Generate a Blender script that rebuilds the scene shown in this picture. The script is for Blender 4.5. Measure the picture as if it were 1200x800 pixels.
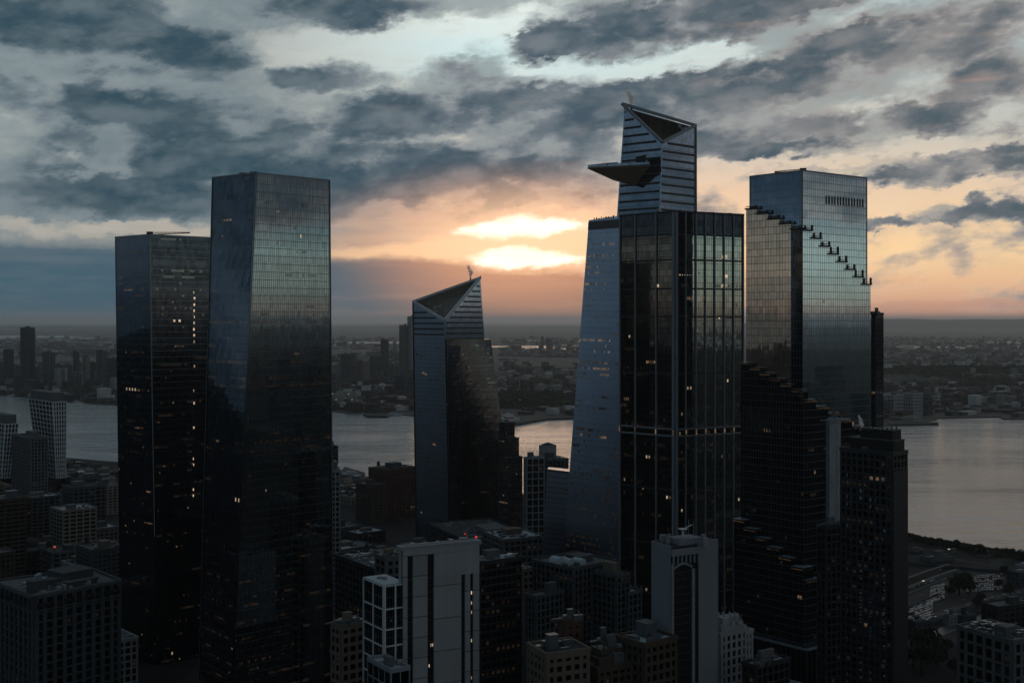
import bpy, bmesh, math, random
from mathutils import Vector, Matrix
for _o in list(bpy.data.objects): bpy.data.objects.remove(_o)
C = bpy.context.scene.collection
SC = bpy.context.scene
rnd = random.Random(7)

# ------------------------------------------------------------------ camera
F = 1400.0            # focal length in pixels of a 1200 px wide picture
EYE = 225.0           # metres above the street
cam = bpy.data.objects.new('camera', bpy.data.cameras.new('camera'))
C.objects.link(cam); SC.camera = cam
cam.location = (0, 0, EYE); cam.rotation_euler = (math.radians(90), 0, 0)
cam.data.sensor_width = 36; cam.data.lens = 36 * F / 1200
cam.data.shift_y = -25 / 1200; cam.data.clip_start = 1; cam.data.clip_end = 90000
SC.view_settings.view_transform = 'Standard'; SC.view_settings.look = 'None'
SC.view_settings.exposure = 0; SC.view_settings.gamma = 1
SC.render.resolution_x = 1024; SC.render.resolution_y = 682
SC.cycles.use_denoising = True
SC.cycles.max_bounces = 4; SC.cycles.diffuse_bounces = 2; SC.cycles.glossy_bounces = 3
SC.cycles.transmission_bounces = 2; SC.cycles.volume_bounces = 0
SC.cycles.caustics_reflective = False; SC.cycles.caustics_refractive = False
SC.cycles.sample_clamp_indirect = 2.0

# ------------------------------------------------------------------ node expressions
class S:
    """a socket one can calculate with"""
    nt = None
    def __init__(s, sock): s.s = sock
    @staticmethod
    def m(op, *a, clamp=False):
        n = S.nt.nodes.new('ShaderNodeMath'); n.operation = op; n.use_clamp = clamp
        for i, v in enumerate(a):
            if isinstance(v, S): S.nt.links.new(v.s, n.inputs[i])
            else: n.inputs[i].default_value = v
        return S(n.outputs[0])
    def __add__(a, b): return S.m('ADD', a, b)
    def __radd__(a, b): return S.m('ADD', b, a)
    def __sub__(a, b): return S.m('SUBTRACT', a, b)
    def __rsub__(a, b): return S.m('SUBTRACT', b, a)
    def __mul__(a, b): return S.m('MULTIPLY', a, b)
    def __rmul__(a, b): return S.m('MULTIPLY', b, a)
    def __truediv__(a, b): return S.m('DIVIDE', a, b)
def vmath(op, a, b=None, out=0, scale=None):
    n = S.nt.nodes.new('ShaderNodeVectorMath'); n.operation = op
    for i, v in enumerate((a, b)):
        if v is None: continue
        if isinstance(v, S): S.nt.links.new(v.s, n.inputs[i])
        else: n.inputs[i].default_value = v
    if scale is not None: n.inputs['Scale'].default_value = scale
    return S(n.outputs[out])
def xyz(v):
    n = S.nt.nodes.new('ShaderNodeSeparateXYZ'); S.nt.links.new(v.s, n.inputs[0])
    return [S(o) for o in n.outputs]
def comb(x, y, z):
    n = S.nt.nodes.new('ShaderNodeCombineXYZ')
    for i, v in enumerate((x, y, z)):
        if isinstance(v, S): S.nt.links.new(v.s, n.inputs[i])
        else: n.inputs[i].default_value = v
    return S(n.outputs[0])
def smooth(x, a, b, lo=0.0, hi=1.0, kind='SMOOTHSTEP'):
    n = S.nt.nodes.new('ShaderNodeMapRange'); n.interpolation_type = kind
    S.nt.links.new(x.s, n.inputs[0])
    for i, v in enumerate((a, b, lo, hi)): n.inputs[i + 1].default_value = v
    return S(n.outputs[0])
def noise(v, scale, detail=4, rough=.55, dist=0.0, col=False):
    n = S.nt.nodes.new('ShaderNodeTexNoise'); S.nt.links.new(v.s, n.inputs['Vector'])
    n.inputs['Scale'].default_value = scale; n.inputs['Detail'].default_value = detail
    n.inputs['Roughness'].default_value = rough; n.inputs['Distortion'].default_value = dist
    return S(n.outputs[1 if col else 0])
def lin(c):
    c = c / 255.0
    return c / 12.92 if c <= .04045 else ((c + .055) / 1.055) ** 2.4
def rgb(r, g, b, a=1): return (lin(r), lin(g), lin(b), a)
def ramp(x, stops, interp='LINEAR'):
    n = S.nt.nodes.new('ShaderNodeValToRGB'); n.color_ramp.interpolation = interp
    S.nt.links.new(x.s, n.inputs[0]); e = n.color_ramp.elements
    while len(e) < len(stops): e.new(.5)
    for k, (p, c) in enumerate(stops): e[k].position = p
    for k, (p, c) in enumerate(stops): e[k].position = p; e[k].color = c
    return S(n.outputs[0])
def mix(f, a, b, blend='MIX'):
    n = S.nt.nodes.new('ShaderNodeMix'); n.data_type = 'RGBA'; n.blend_type = blend
    for i, v in ((0, f), (6, a), (7, b)):
        if isinstance(v, S): S.nt.links.new(v.s, n.inputs[i])
        else: n.inputs[i].default_value = v
    return S(n.outputs[2])

# ------------------------------------------------------------------ sky
SUN_AZ = math.atan((608 - 600) / F); SUN_EL = math.radians(3.0)
world = bpy.data.worlds.new('World'); SC.world = world; world.use_nodes = True
S.nt = world.node_tree; S.nt.nodes.clear()
geo = S.nt.nodes.new('ShaderNodeTexCoord'); D = S(geo.outputs['Generated'])
D = vmath('NORMALIZE', D); dx, dy, dz = xyz(D)
sky = S.nt.nodes.new('ShaderNodeTexSky'); sky.sky_type = 'NISHITA'; sky.sun_disc = False
sky.sun_elevation = SUN_EL; sky.sun_rotation = SUN_AZ; sky.air_density = 1.2; sky.dust_density = 3
# angular coordinates in the units of the picture's focal length, from the direction alone
U0 = S.m('ARCTAN2', dx, dy) * F
V0 = S.m('ARCSINE', dz) * F
stretch = vmath('MULTIPLY', D, (1, 1, 2.1))
tilt = vmath('ADD', stretch, comb(0.0, 0.0, dx * -0.22))
nbig = noise(tilt, 5.5, 6, .55)
nmid = noise(vmath('ADD', tilt, (3.1, 1.7, .4)), 17, 6, .5)
nfine = noise(vmath('ADD', tilt, (7.1, 2.7, 9.4)), 42, 6, .65)
streak = noise(vmath('MULTIPLY', D, (1, 1, 13)), 7, 5, .6)
wv = noise(tilt, 22, 6, .6, col=True); wv2 = noise(tilt, 70, 4, .6, col=True)
wx, wy, _ = xyz(wv); w2x, w2y, _ = xyz(wv2)
U = U0 + (wx - .5) * 90 + (w2x - .5) * 34
V = V0 + (wy - .5) * 48 + (w2y - .5) * 24
UV = comb(U, V, 0.0)
UVs = comb(U0 + (wx - .5) * 60, V0 + (wy - .5) * 16 + (w2y - .5) * 8, 0.0)
def ang(px, py):
    u = math.atan((px - 600) / F); v = math.atan((375 - py) / math.hypot(F, px - 600))
    return u * F, v * F
def blob(uv, px, py, rx, ry, w, rot=0.0):
    cx, cy = ang(px, py)
    d = vmath('MULTIPLY', vmath('SUBTRACT', uv, (cx, cy, 0)), (1 / rx, 1 / ry, 0))
    if rot:
        # shear along the cloud's own slope
        x, y, _ = xyz(d); d = comb(x, y - x * (math.tan(math.radians(rot)) * rx / ry), 0.0)
    q = vmath('DOT_PRODUCT', d, d, out=1)
    return S.m('MAXIMUM', S.m('MULTIPLY_ADD', q, -w, w), 0.0)
def total(uv, L):
    t = None
    for a in L:
        b = blob(uv, *a); t = b if t is None else t + b
    return t
DARK = [  # the cloud bodies: centre, half width, half height, weight, slope
 (120,38,190,46,.95,-3),(30,10,120,40,.5),(215,52,90,26,.5,-6),(420,6,120,24,.95),(425,30,50,16,.5),(385,90,75,20,.75),(540,86,74,24,1.0,4),(595,18,50,10,.5),
 (205,132,160,32,.8,-4),(220,175,170,38,.85,-4),(60,225,180,40,.6),(300,225,220,48,.75),(60,120,120,26,.35),(485,132,130,32,.95,5),(600,112,70,22,.75),
 (420,165,120,22,.5),(470,205,190,40,.6),(560,190,120,30,.6),(640,150,110,34,.8),(625,55,40,18,.8),(700,28,100,34,.95,8),(680,62,70,16,.5),(880,12,160,38,1.05,4),
 (760,45,70,20,.5),(800,110,190,40,.95,3),(960,62,120,34,.95,16),(880,160,130,34,.85,3),(700,200,120,30,.55),(945,178,110,13,.75,3),(1010,110,80,30,.5),
 (1075,141,82,20,.95,4),(1120,60,120,34,.5),(1165,95,70,30,.6,8),(1125,196,120,20,.85,7),(1010,208,60,10,.6),(1165,248,70,17,.9,3),(1050,260,62,9,.75),(1180,160,60,18,.5),(1150,10,120,16,.5),
 (560,235,110,24,.5),(640,228,90,18,.45),(455,262,110,18,.35)]
BANK = [  # low banks over the horizon
 (60,330,520,52,1.5),(470,345,330,46,1.35),(610,350,220,30,.9,-3),(690,350,150,32,.7),(1120,356,260,7,.55,1),(1060,366,110,5,.4),(850,330,120,30,.3)]
LIGHT = [  # holes through which the bright upper air shows
 (480,60,120,46,.9,6),(570,25,60,20,.7),(610,80,50,14,.6),(700,90,90,16,.8,4),(660,75,60,16,.6),(800,72,100,18,.9,6),(990,20,60,20,.7,10),(870,95,70,10,.5),(350,60,60,30,.6),
 (250,150,60,12,.3),(130,268,200,13,.9,0),(300,280,140,14,.5),(100,195,60,12,.5),(1000,130,60,14,.5),(1090,170,180,12,.7,3),(930,190,120,6,.5),(1090,230,160,14,.6,3),(640,15,60,14,.6)]
dk = total(UV, DARK); bk = total(UVs, BANK); lt = total(UV, LIGHT)
front = smooth(dy, -.1, .75)
npuff = noise(vmath('ADD', tilt, (3.1, 1.7, .4 - .025)), 17, 6, .5)
npuf2 = noise(vmath('ADD', tilt, (5.1, 4.7, 1.4)), 26, 6, .52)
dens = dk * 1.25 - lt * 1.15 - .14 + (nbig - .5) * 1.0 + (nmid - .5) * 2.6 + (npuf2 - .5) * 1.7 + (nfine - .5) * .7
dens = dens + (1.0 - front) * (smooth(V0, 84, 126) * 1.9 - 1.0) + smooth(V0, 380, 620) * .55
body = smooth(dens, -.20, .56)
core = smooth(dens, .05, 1.0)
low = smooth(bk + (streak - .5) * 1.1 + (nmid - .5) * .8, .05, 1.0)
# clear air behind the clouds, by height and by azimuth
vv = smooth(V0, -20, 460, kind='LINEAR')
def at(py): return (375 - py + 20) / 480
left = ramp(vv, [(at(378), rgb(84,104,114)), (at(366), rgb(112,112,114)), (at(340), rgb(86,108,118)), (at(275), rgb(160,162,158)), (at(200), rgb(138,152,156)), (at(60), rgb(168,176,176)), (1, rgb(130,144,154))])
mid = ramp(vv, [(at(378), rgb(128,110,104)), (at(355), rgb(150,124,110)), (at(300), rgb(246,186,142)), (at(240), rgb(226,188,160)), (at(180), rgb(188,190,186)), (at(130), rgb(190,202,200)), (at(70), rgb(190,224,230)), (at(20), rgb(216,230,228)), (1, rgb(150,164,172))])
right = ramp(vv, [(at(378), rgb(196,142,122)), (at(368), rgb(226,160,130)), (at(350), rgb(226,176,142)), (at(300), rgb(252,212,160)), (at(230), rgb(226,200,172)), (at(165), rgb(186,188,182)), (at(60), rgb(190,208,210)), (1, rgb(140,156,166))])
east = ramp(vv, [(at(378), rgb(128,118,112)), (at(368), rgb(160,140,126)), (at(345), rgb(158,164,154)), (at(295), rgb(164,186,180)), (at(265), rgb(120,146,154)), (at(190), rgb(74,98,116)), (1, rgb(60,78,92))])
f_lm = smooth(U0, -330, -20); f_mr = smooth(U0, 30, 430)
clear = mix(f_mr, mix(f_lm, left, mid), right)
clear = mix(smooth(dy, .75, .2), clear, east)
south = mix(0.0, rgb(60,78,98), rgb(60,78,98))
clear = mix(smooth(dx, -.35, -.92) * smooth(dy, -.28, .05), clear, ramp(vv, [(at(378), rgb(70,84,100)), (at(300), rgb(92,108,122)), (1, rgb(62,78,92))]))
haze_white = smooth(streak * .6 + nmid * .5, .45, .75)
clear = mix(haze_white * .22, clear, rgb(228,222,208))
nish = vmath('SCALE', S(sky.outputs[0]), scale=.10)
clear = mix(.06, clear, nish)
# how close to the sun
sd = blob(comb(U0, V0, 0.0), 606, 296, 300, 110, 1.0); near = S.m('POWER', sd, 1.3)
sd2 = blob(comb(U0, V0, 0.0), 606, 292, 230, 120, 1.0); glow = S.m('POWER', sd2, 1.8)
edgec = mix(near, mix(f_lm, rgb(118,130,136), mix(f_mr, rgb(138,144,148), rgb(154,150,148))), rgb(214,166,140))
corec = mix(near, mix(f_lm, rgb(50,74,86), mix(f_mr, rgb(66,84,96), rgb(74,89,98))), rgb(136,116,110))
emb = smooth((nmid - npuff) + (npuf2 - .5) * .2, -.06, .22)
corec = mix(emb * .45, corec, edgec)
corec = mix(smooth(nfine, .4, .6) * .12, corec, edgec)
nv = noise(vmath('ADD', tilt, (1.9, 8.3, 2.2)), 9, 8, .6); nv2 = noise(vmath('ADD', tilt, (4.9, 2.3, 6.2)), 30, 5, .55)
veil = smooth((nv - .5) * 2.6 + (nv2 - .5) * 1.2 + dk * .9 - lt * .95 - low * .5 + (1.0 - smooth(U0, -200, 250)) * .32 + smooth(V0, 120, 300) * .25, -.35, .75) * smooth(V0, 40, 110)
veilc = mix(near, mix(f_lm, rgb(96,116,124), mix(f_mr, rgb(122,134,138), rgb(136,141,140))), rgb(196,150,128))
veilc = mix(smooth(nv2, .38, .62) * .3, veilc, rgb(150,158,160))
under = mix(veil * .8, clear, veilc)
col = mix(body, under, mix(core, edgec, corec))
# lit underside rims towards the sun
rim = body * (1.0 - core) * near
col = mix(rim * .35, col, rgb(255,196,150))
# the bank
bankc = mix(smooth(U0, -420, -60), rgb(64,92,107), mix(glow, mix(smooth(U0, -120, 120), rgb(102,106,112), rgb(140,116,108)), rgb(196,134,104)))
bankc = mix(smooth(U0, 200, 420), bankc, rgb(196,150,132))
bankc = mix(smooth(streak, .45, .65) * .22, bankc, mix(f_lm, rgb(116,120,122), rgb(210,150,120)))
col = mix(low, col, bankc)
col = mix(smooth(V0, 10, -2) * smooth(dy, .2, .6), col, mix(f_lm, rgb(74,94,104), mix(f_mr, rgb(118,106,104), rgb(170,132,118))))
# the hidden sun burning through two gaps
UVh = comb(U0 + (wx - .5) * 90 + (w2x - .5) * 24, V0 + (wy - .5) * 22 + (w2y - .5) * 10, 0.0)
hot = total(UVh, [(606,266,72,17,1.8,4),(614,302,78,14,2.1,0),(650,266,90,11,.6,3),(655,303,100,8,.6,2),(575,270,60,8,.4,2)])
warm = total(UVs, [(600,285,280,30,.45,-4),(480,298,230,13,.7,2),(700,262,150,24,.35,5),(620,290,150,26,.5,0)])
gate = S.m('MAXIMUM', 1.0 - low * .85, 0.0)
col = mix(smooth(warm + (streak - .5) * .7, .1, .9) * .8 * gate, col, (1.0, .62, .34, 1))
col = mix(glow * .22, col, (1.0, .52, .28, 1))
h = smooth(hot + (streak - .5) * .5 + (nfine - .5) * .25, -.05, 1.9)
col = mix(S.m('POWER', h, 1.25), col, (1.9, 1.72, 1.5, 1))
halo = S.m('POWER', blob(comb(U0, V0, 0.0), 610, 288, 190, 85, 1.0), 2.0)
col = mix(halo * .62 * gate, col, (1.3, .82, .48, 1))
col = mix(smooth(V0, -4, -30), col, rgb(40,44,48))
bg = S.nt.nodes.new('ShaderNodeBackground'); S.nt.links.new(col.s, bg.inputs[0]); bg.inputs[1].default_value = 1.1
wo = S.nt.nodes.new('ShaderNodeOutputWorld'); S.nt.links.new(bg.outputs[0], wo.inputs[0])
world.cycles.sampling_method = 'MANUAL'; world.cycles.sample_map_resolution = 512

sun = bpy.data.objects.new('sun', bpy.data.lights.new('sun', 'SUN')); C.objects.link(sun)
sun.data.energy = .05; sun.data.angle = math.radians(10); sun.data.color = (1, .62, .38)
sdv = Vector((math.sin(SUN_AZ) * math.cos(SUN_EL), math.cos(SUN_AZ) * math.cos(SUN_EL), math.sin(SUN_EL)))
sun.rotation_euler = (-sdv).to_track_quat('-Z', 'Y').to_euler()
# ------------------------------------------------------------------ helpers
def W(px, py, d):
    """world point seen at (px, py) of the 1200x800 picture at distance d"""
    return Vector(((px - 600) / F * d, d, EYE - (py - 375) / F * d))
def G(px, d, z=0.0): return Vector(((px - 600) / F * d, d, z))
def proj(p): return 600 + F * p.x / p.y, 375 + F * (EYE - p.z) / p.y
def zat(py, d): return EYE - (py - 375) / F * d

class MB:
    def __init__(s): s.v = []; s.f = []; s.uv = []; s.n = 0
    def quad(s, a, b, c, d, uv=None):
        k = len(s.v); s.v += [a, b, c, d]; s.f.append((k, k + 1, k + 2, k + 3))
        s.uv.append(uv or ((0, 0), ((b - a).length, 0), ((b - a).length, (d - a).length), (0, (d - a).length)))
    def poly(s, pts):
        k = len(s.v); s.v += list(pts); s.f.append(tuple(range(k, k + len(pts))))
        s.uv.append([(p.x, p.y) for p in pts])
    def hexa(s, b, t):
        """box from 4 bottom and 4 top points, both counter-clockwise from above"""
        s.poly([b[3], b[2], b[1], b[0]]); s.poly(t)
        for i in range(4):
            j = (i + 1) % 4; s.quad(b[i], b[j], t[j], t[i])
    def box(s, c, sx, sy, sz, ang=0.0):
        """box standing on c (centre of its base)"""
        ca, sa = math.cos(ang), math.sin(ang); c = Vector(c)
        P = [c + Vector((x * ca - y * sa, x * sa + y * ca, 0)) for x, y in ((-sx/2, -sy/2), (sx/2, -sy/2), (sx/2, sy/2), (-sx/2, sy/2))]
        s.hexa(P, [p + Vector((0, 0, sz)) for p in P])
    def bar(s, p0, p1, w, n, dep, back=.12):
        """straight bar from p0 to p1, w wide in the plane, standing dep proud along n"""
        ax = (p1 - p0).normalized(); sd = ax.cross(n).normalized() * (w / 2); o = n * dep; i = n * -back
        a = [p0 - sd + i, p0 + sd + i, p0 + sd + o, p0 - sd + o]; b = [q + (p1 - p0) for q in a]
        s.quad(a[0], a[1], b[1], b[0]); s.quad(a[1], a[2], b[2], b[1]); s.quad(a[2], a[3], b[3], b[2]); s.quad(a[3], a[0], b[0], b[3])
        s.quad(a[3], a[2], a[1], a[0]); s.quad(b[0], b[1], b[2], b[3])
    def beam(s, p0, p1, w, h=None):
        """square beam between two points"""
        h = h or w; ax = (p1 - p0).normalized(); u = ax.cross(Vector((0, 0, 1)))
        if u.length < .01: u = Vector((1, 0, 0))
        u.normalize(); v = u.cross(ax).normalized(); u *= w / 2; v *= h / 2
        a = [p0 - u - v, p0 + u - v, p0 + u + v, p0 - u + v]; b = [q + (p1 - p0) for q in a]
        for i in range(4): s.quad(a[i], a[(i + 1) % 4], b[(i + 1) % 4], b[i])
        s.quad(a[3], a[2], a[1], a[0]); s.quad(*b)
    def cyl(s, c, r, h, n=12, r2=None):
        c = Vector(c); r2 = r if r2 is None else r2
        A = [c + Vector((r * math.cos(6.28319 * i / n), r * math.sin(6.28319 * i / n), 0)) for i in range(n)]
        B = [c + Vector((r2 * math.cos(6.28319 * i / n), r2 * math.sin(6.28319 * i / n), h)) for i in range(n)]
        for i in range(n): s.quad(A[i], A[(i + 1) % n], B[(i + 1) % n], B[i])
        if r2 > .01: s.poly(B)
        s.poly(A[::-1])
    def build(s, name, m, parent=None, kind=None):
        if not s.f: return None
        o0 = parent_base(parent)
        me = bpy.data.meshes.new(name); me.from_pydata([tuple(p - o0) for p in s.v], [], s.f)
        uvl = me.uv_layers.new(name='UVMap')
        flat = [c for fuv in s.uv for p in fuv for c in p]; uvl.data.foreach_set('uv', flat)
        if m: me.materials.append(m)
        o = bpy.data.objects.new(name, me); C.objects.link(o)
        if parent: o.parent = parent
        if kind: o['kind'] = kind
        return o
def parent_base(p):
    v = Vector((0, 0, 0))
    while p is not None: v += p.location; p = p.parent
    return v
THINGS = []
def thing(name, label, cat, loc, group=None):
    o = bpy.data.objects.new(name, None); C.objects.link(o); o.empty_display_size = 1
    o.location = loc; o['label'] = label; o['category'] = cat
    if group: o['group'] = group
    THINGS.append(o); return o
def tag(o, label, cat, group=None):
    o['label'] = label; o['category'] = cat
    if group: o['group'] = group
    return o
def solo(mb, name, m, label, cat, loc, group=None):
    """a thing that is one mesh, its origin at its base"""
    t = bpy.data.objects.new('tmp', None); t.location = loc
    o = mb.build(name, m, t); o.parent = None; o.location = loc
    bpy.data.objects.remove(t); return tag(o, label, cat, group)

# ------------------------------------------------------------------ materials
def newmat(name):
    m = bpy.data.materials.new(name); m.use_nodes = True; nt = m.node_tree; nt.nodes.clear()
    out = nt.nodes.new('ShaderNodeOutputMaterial'); p = nt.nodes.new('ShaderNodeBsdfPrincipled')
    nt.links.new(p.outputs[0], out.inputs[0]); S.nt = nt; return m, nt, p
def put(p, key, v):
    if isinstance(v, S): S.nt.links.new(v.s, p.inputs[key])
    else: p.inputs[key].default_value = v
def tc(which):
    n = S.nt.nodes.new('ShaderNodeTexCoord'); return S(n.outputs[which])
def glass(name, col, pane=1.5, floor=4.0, rough=.04, tilt=.012, var=.35, wavy=.004):
    m, nt, p = newmat(name)
    u, v, _ = xyz(tc('UV'))
    cu = S.m('FLOOR', u / pane); cv = S.m('FLOOR', v / floor)
    wn = nt.nodes.new('ShaderNodeTexWhiteNoise'); wn.noise_dimensions = '3D'
    nt.links.new(comb(cu, cv, 1.0).s, wn.inputs['Vector']); wc = S(wn.outputs['Color']); w0 = S(wn.outputs['Value'])
    wr = nt.nodes.new('ShaderNodeTexWhiteNoise'); wr.noise_dimensions = '1D'; nt.links.new(cv.s, wr.inputs['W']); rowv = S(wr.outputs['Value'])
    big = noise(tc('Object'), .02, 3, .5)
    f = (w0 - .5) * var + (rowv - .5) * var * .6 + (big - .5) * .25 + 1.0
    put(p, 'Base Color', vmath('MULTIPLY', comb(f, f, f), (col[0], col[1], col[2])))
    put(p, 'Metallic', 1.0); put(p, 'Roughness', rough)
    g = nt.nodes.new('ShaderNodeNewGeometry')
    wob = vmath('SCALE', vmath('SUBTRACT', wc, (.5, .5, .5)), scale=tilt)
    wob2 = vmath('SCALE', vmath('SUBTRACT', noise(tc('Object'), .12, 2, .5, col=True), (.5, .5, .5)), scale=wavy)
    nn = vmath('NORMALIZE', vmath('ADD', vmath('ADD', S(g.outputs['Normal']), wob), wob2))
    put(p, 'Normal', nn); return m
def solid(name, col, rough=.7, var=.25, scale=.15, metal=0.0, spec=.3, streaks=True):
    m, nt, p = newmat(name)
    o = tc('Object'); n1 = noise(o, scale, 5, .6); n2 = noise(vmath('MULTIPLY', o, (1, 1, .12)), scale * 6, 4, .6) if streaks else noise(o, scale * 6, 4, .6)
    f = (n1 - .5) * var * 2 + (n2 - .5) * var * 1.6 + 1.0
    put(p, 'Base Color', vmath('MULTIPLY', comb(f, f, f), tuple(col[:3])))
    put(p, 'Roughness', rough); put(p, 'Metallic', metal); put(p, 'Specular IOR Level', spec); return m
def emit(name, col, s):
    m = bpy.data.materials.new(name); m.use_nodes = True; nt = m.node_tree; nt.nodes.clear(); S.nt = nt
    out = nt.nodes.new('ShaderNodeOutputMaterial'); e = nt.nodes.new('ShaderNodeBsdfPrincipled'); nt.links.new(e.outputs[0], out.inputs[0])
    n = noise(tc('Object'), .35, 2, .5); e.inputs['Metallic'].default_value = 1; e.inputs['Base Color'].default_value = (.17, .18, .18, 1); e.inputs['Roughness'].default_value = .05
    nt.links.new(mix(n, tuple(col), (col[0] * .85, col[1] * .6, col[2] * .42, 1)).s, e.inputs['Emission Color'])
    st = smooth(noise(tc('Object'), .21, 3, .6), .35, .7, s * .25, s * 1.5); nt.links.new(st.s, e.inputs['Emission Strength']); m.cycles.emission_sampling = 'NONE'; return m
M = {}
M['lit'] = emit('warm_lamp_light', (1, .74, .48, 1), .14)
M['lit_dim'] = emit('dim_lamp_light', (1, .76, .56, 1), .013)
M['lit_white'] = emit('white_lamp_light', (1, .86, .66, 1), .6)
M['lit_red'] = emit('red_beacon_light', (1, .08, .04, 1), 1.2)
M['frame_dark'] = solid('dark_metal', (.018, .021, .026), .45, spec=.4)
M['frame_glassy'] = solid('coated_metal', (.13, .145, .16), .16, .1, metal=1.0)
M['frame_grey'] = solid('grey_metal', (.07, .085, .10), .4, spec=.5)
M['frame_light'] = solid('pale_metal', (.20, .23, .26), .4, spec=.5)
M['frame_white'] = solid('white_frame', (.50, .54, .58), .5)
M['black'] = solid('black_panel', (.006, .007, .009), .4)
M['roof_dark'] = solid('tar_roof', (.035, .038, .042), .9, .5)
M['roof_grey'] = solid('gravel_roof', (.10, .11, .12), .9, .5)
M['roof_pale'] = solid('pale_roof', (.34, .39, .43), .8, .4)
M['wood'] = solid('water_tank_wood', (.035, .028, .022), .9)
M['g_frit'] = glass('fritted_blue_glass', (.26, .33, .44), 1.5, 4.1, .30, .003, .12, .01)
M['pane_dark'] = glass('dark_pane', (.05, .06, .075), 2.2, 3.4, .06, .02, .9)
M['pane_far'] = glass('far_pane', (.035, .045, .055), 2.2, 3.4, .12, .02, .9)
FAC = {}
for nm, c in dict(brown=(.062,.046,.037), red=(.075,.038,.028), tan=(.13,.108,.086), grey=(.10,.106,.112), slate=(.055,.064,.072), cream=(.20,.18,.155),
                  white=(.28,.29,.31), dark=(.024,.027,.031)).items():
    FAC[nm] = solid('masonry_' + nm, c, .85, .35)
WALLWORD = dict(brown='brown brick', red='reddish brick', tan='tan brick', grey='grey stone', slate='slate grey', cream='cream stone', white='off-white', dark='charcoal')

# ------------------------------------------------------------------ facades
class Face:
    """a flat wall: bottom left, bottom right, top right, top left as seen from outside"""
    def __init__(s, bl, br, tr, tl):
        s.bl, s.br, s.tr, s.tl = bl, br, tr, tl
        s.n = (br - bl).cross(tl - bl).normalized(); s.w = (br - bl).length; s.h = max(tl.z, tr.z) - bl.z
    def p(s, u, v): return s.bl.lerp(s.br, u).lerp(s.tl.lerp(s.tr, u), v)
def skin(mb, f, off=0.0):
    o = f.n * off; H = f.h
    wl = (f.tr - f.tl).length; sh = (f.w - wl) / 2
    par = abs((f.tr - f.tl).normalized().cross((f.br - f.bl).normalized()).z)
    n = 24 if par > .002 else 1; N_ = 6 if n > 1 else 1
    for k in range(n):
        for j in range(N_):
            a, b, u, w = k / n, (k + 1) / n, j / N_, (j + 1) / N_
            mb.quad(*[f.p(x, y) + o for x, y in ((u, a), (w, a), (w, b), (u, b))], tuple((x * f.w, y * f.h) for x, y in ((u, a), (w, a), (w, b), (u, b))))
def floors(mb, f, step, h, dep, z0=0.0, z1=None):
    """horizontal bands at every step metres"""
    z1 = z1 if z1 is not None else f.h; k = 1
    while z0 + k * step < z1 - .3:
        v = (z0 + k * step) / f.h; a, b = f.p(0, v), f.p(1, v); mb.bar(a, b, h, f.n, dep); k += 1
def piers(mb, f, n, w, dep, v0=0.0, v1=1.0, ends=True):
    for i in range(0 if ends else 1, n + 1 if ends else n):
        u = min(max(i / n, .5 * w / f.w), 1 - .5 * w / f.w); a, b = f.p(u, v0), f.p(u, v1); mb.bar(a, b, w, f.n, dep)
def lights(mb, f, floor, bay, prob, rr, off=.06, v0=0, v1=1, u0=0, u1=1, rows=None, hh=.45, ww=.75):
    """lit rooms: thin panes a hand's breadth before the glass"""
    nf = int(f.h / floor); nb = max(1, int(f.w / bay))
    for k in range(nf):
        rowp = prob * rr.choice((.1, .4, 1, 1.2, 3.0)) if rows is None else rows(k)
        run = 0
        for j in range(nb):
            v = (k + .28) / nf; u = (j + .12) / nb
            if not (v0 <= v <= v1 and u0 <= u <= u1): continue
            if run > 0: run -= 1; on = True
            else:
                on = rr.random() < rowp * .6
                if on and rr.random() < .35: run = rr.randint(1, 5)
            if not on: continue
            va = (k + .28) / nf; vb = va + hh / nf; ub = u + ww / nb; o = f.n * off
            mb.quad(f.p(u, va) + o, f.p(ub, va) + o, f.p(ub, vb) + o, f.p(u, vb) + o)
def ring(pts, z): return [Vector((p.x, p.y, z)) for p in pts]
def faces_of(bot, top):
    n = len(bot); return [Face(bot[i], bot[(i + 1) % n], top[(i + 1) % n], top[i]) for i in range(n)]
def rect(xl, xn, xr, d, ang=41.0):
    """footprint with its near corner at picture column xn and distance d, reaching columns xl and xr; order: near, right, back, left"""
    a = math.radians(ang); e1 = Vector((math.cos(a), math.sin(a), 0)); e2 = Vector((-math.sin(a), math.cos(a), 0)); n = G(xn, d)
    tr, tl = (xr - 600) / F, (xl - 600) / F
    la = (tr * n.y - n.x) / (e1.x - tr * e1.y); lb = (tl * n.y - n.x) / (e2.x - tl * e2.y)
    return [n, n + e1 * la, n + e1 * la + e2 * lb, n + e2 * lb]
def on_line(P, Q, px):
    """the point of the line through P and Q that stands at picture column px, on the ground"""
    t = (px - 600) / F; s_ = (t * P.y - P.x) / ((Q.x - P.x) - t * (Q.y - P.y)); v = P + (Q - P) * s_; return Vector((v.x, v.y, 0))
def centre(pts): return sum(pts, Vector()) / len(pts)
def inset(pts, d):
    n = len(pts); out = []
    for i in range(n):
        a, b, c = pts[i - 1], pts[i], pts[(i + 1) % n]
        u, v = (b - a).normalized(), (c - b).normalized(); n1 = Vector((-u.y, u.x, 0)); n2 = Vector((-v.y, v.x, 0))
        bis = n1 + n2; out.append(b + bis * (d / max(.2, bis.dot(n1))))
    return out
def angle_of(pts): e = pts[1] - pts[0]; return math.atan2(e.y, e.x)
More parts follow.
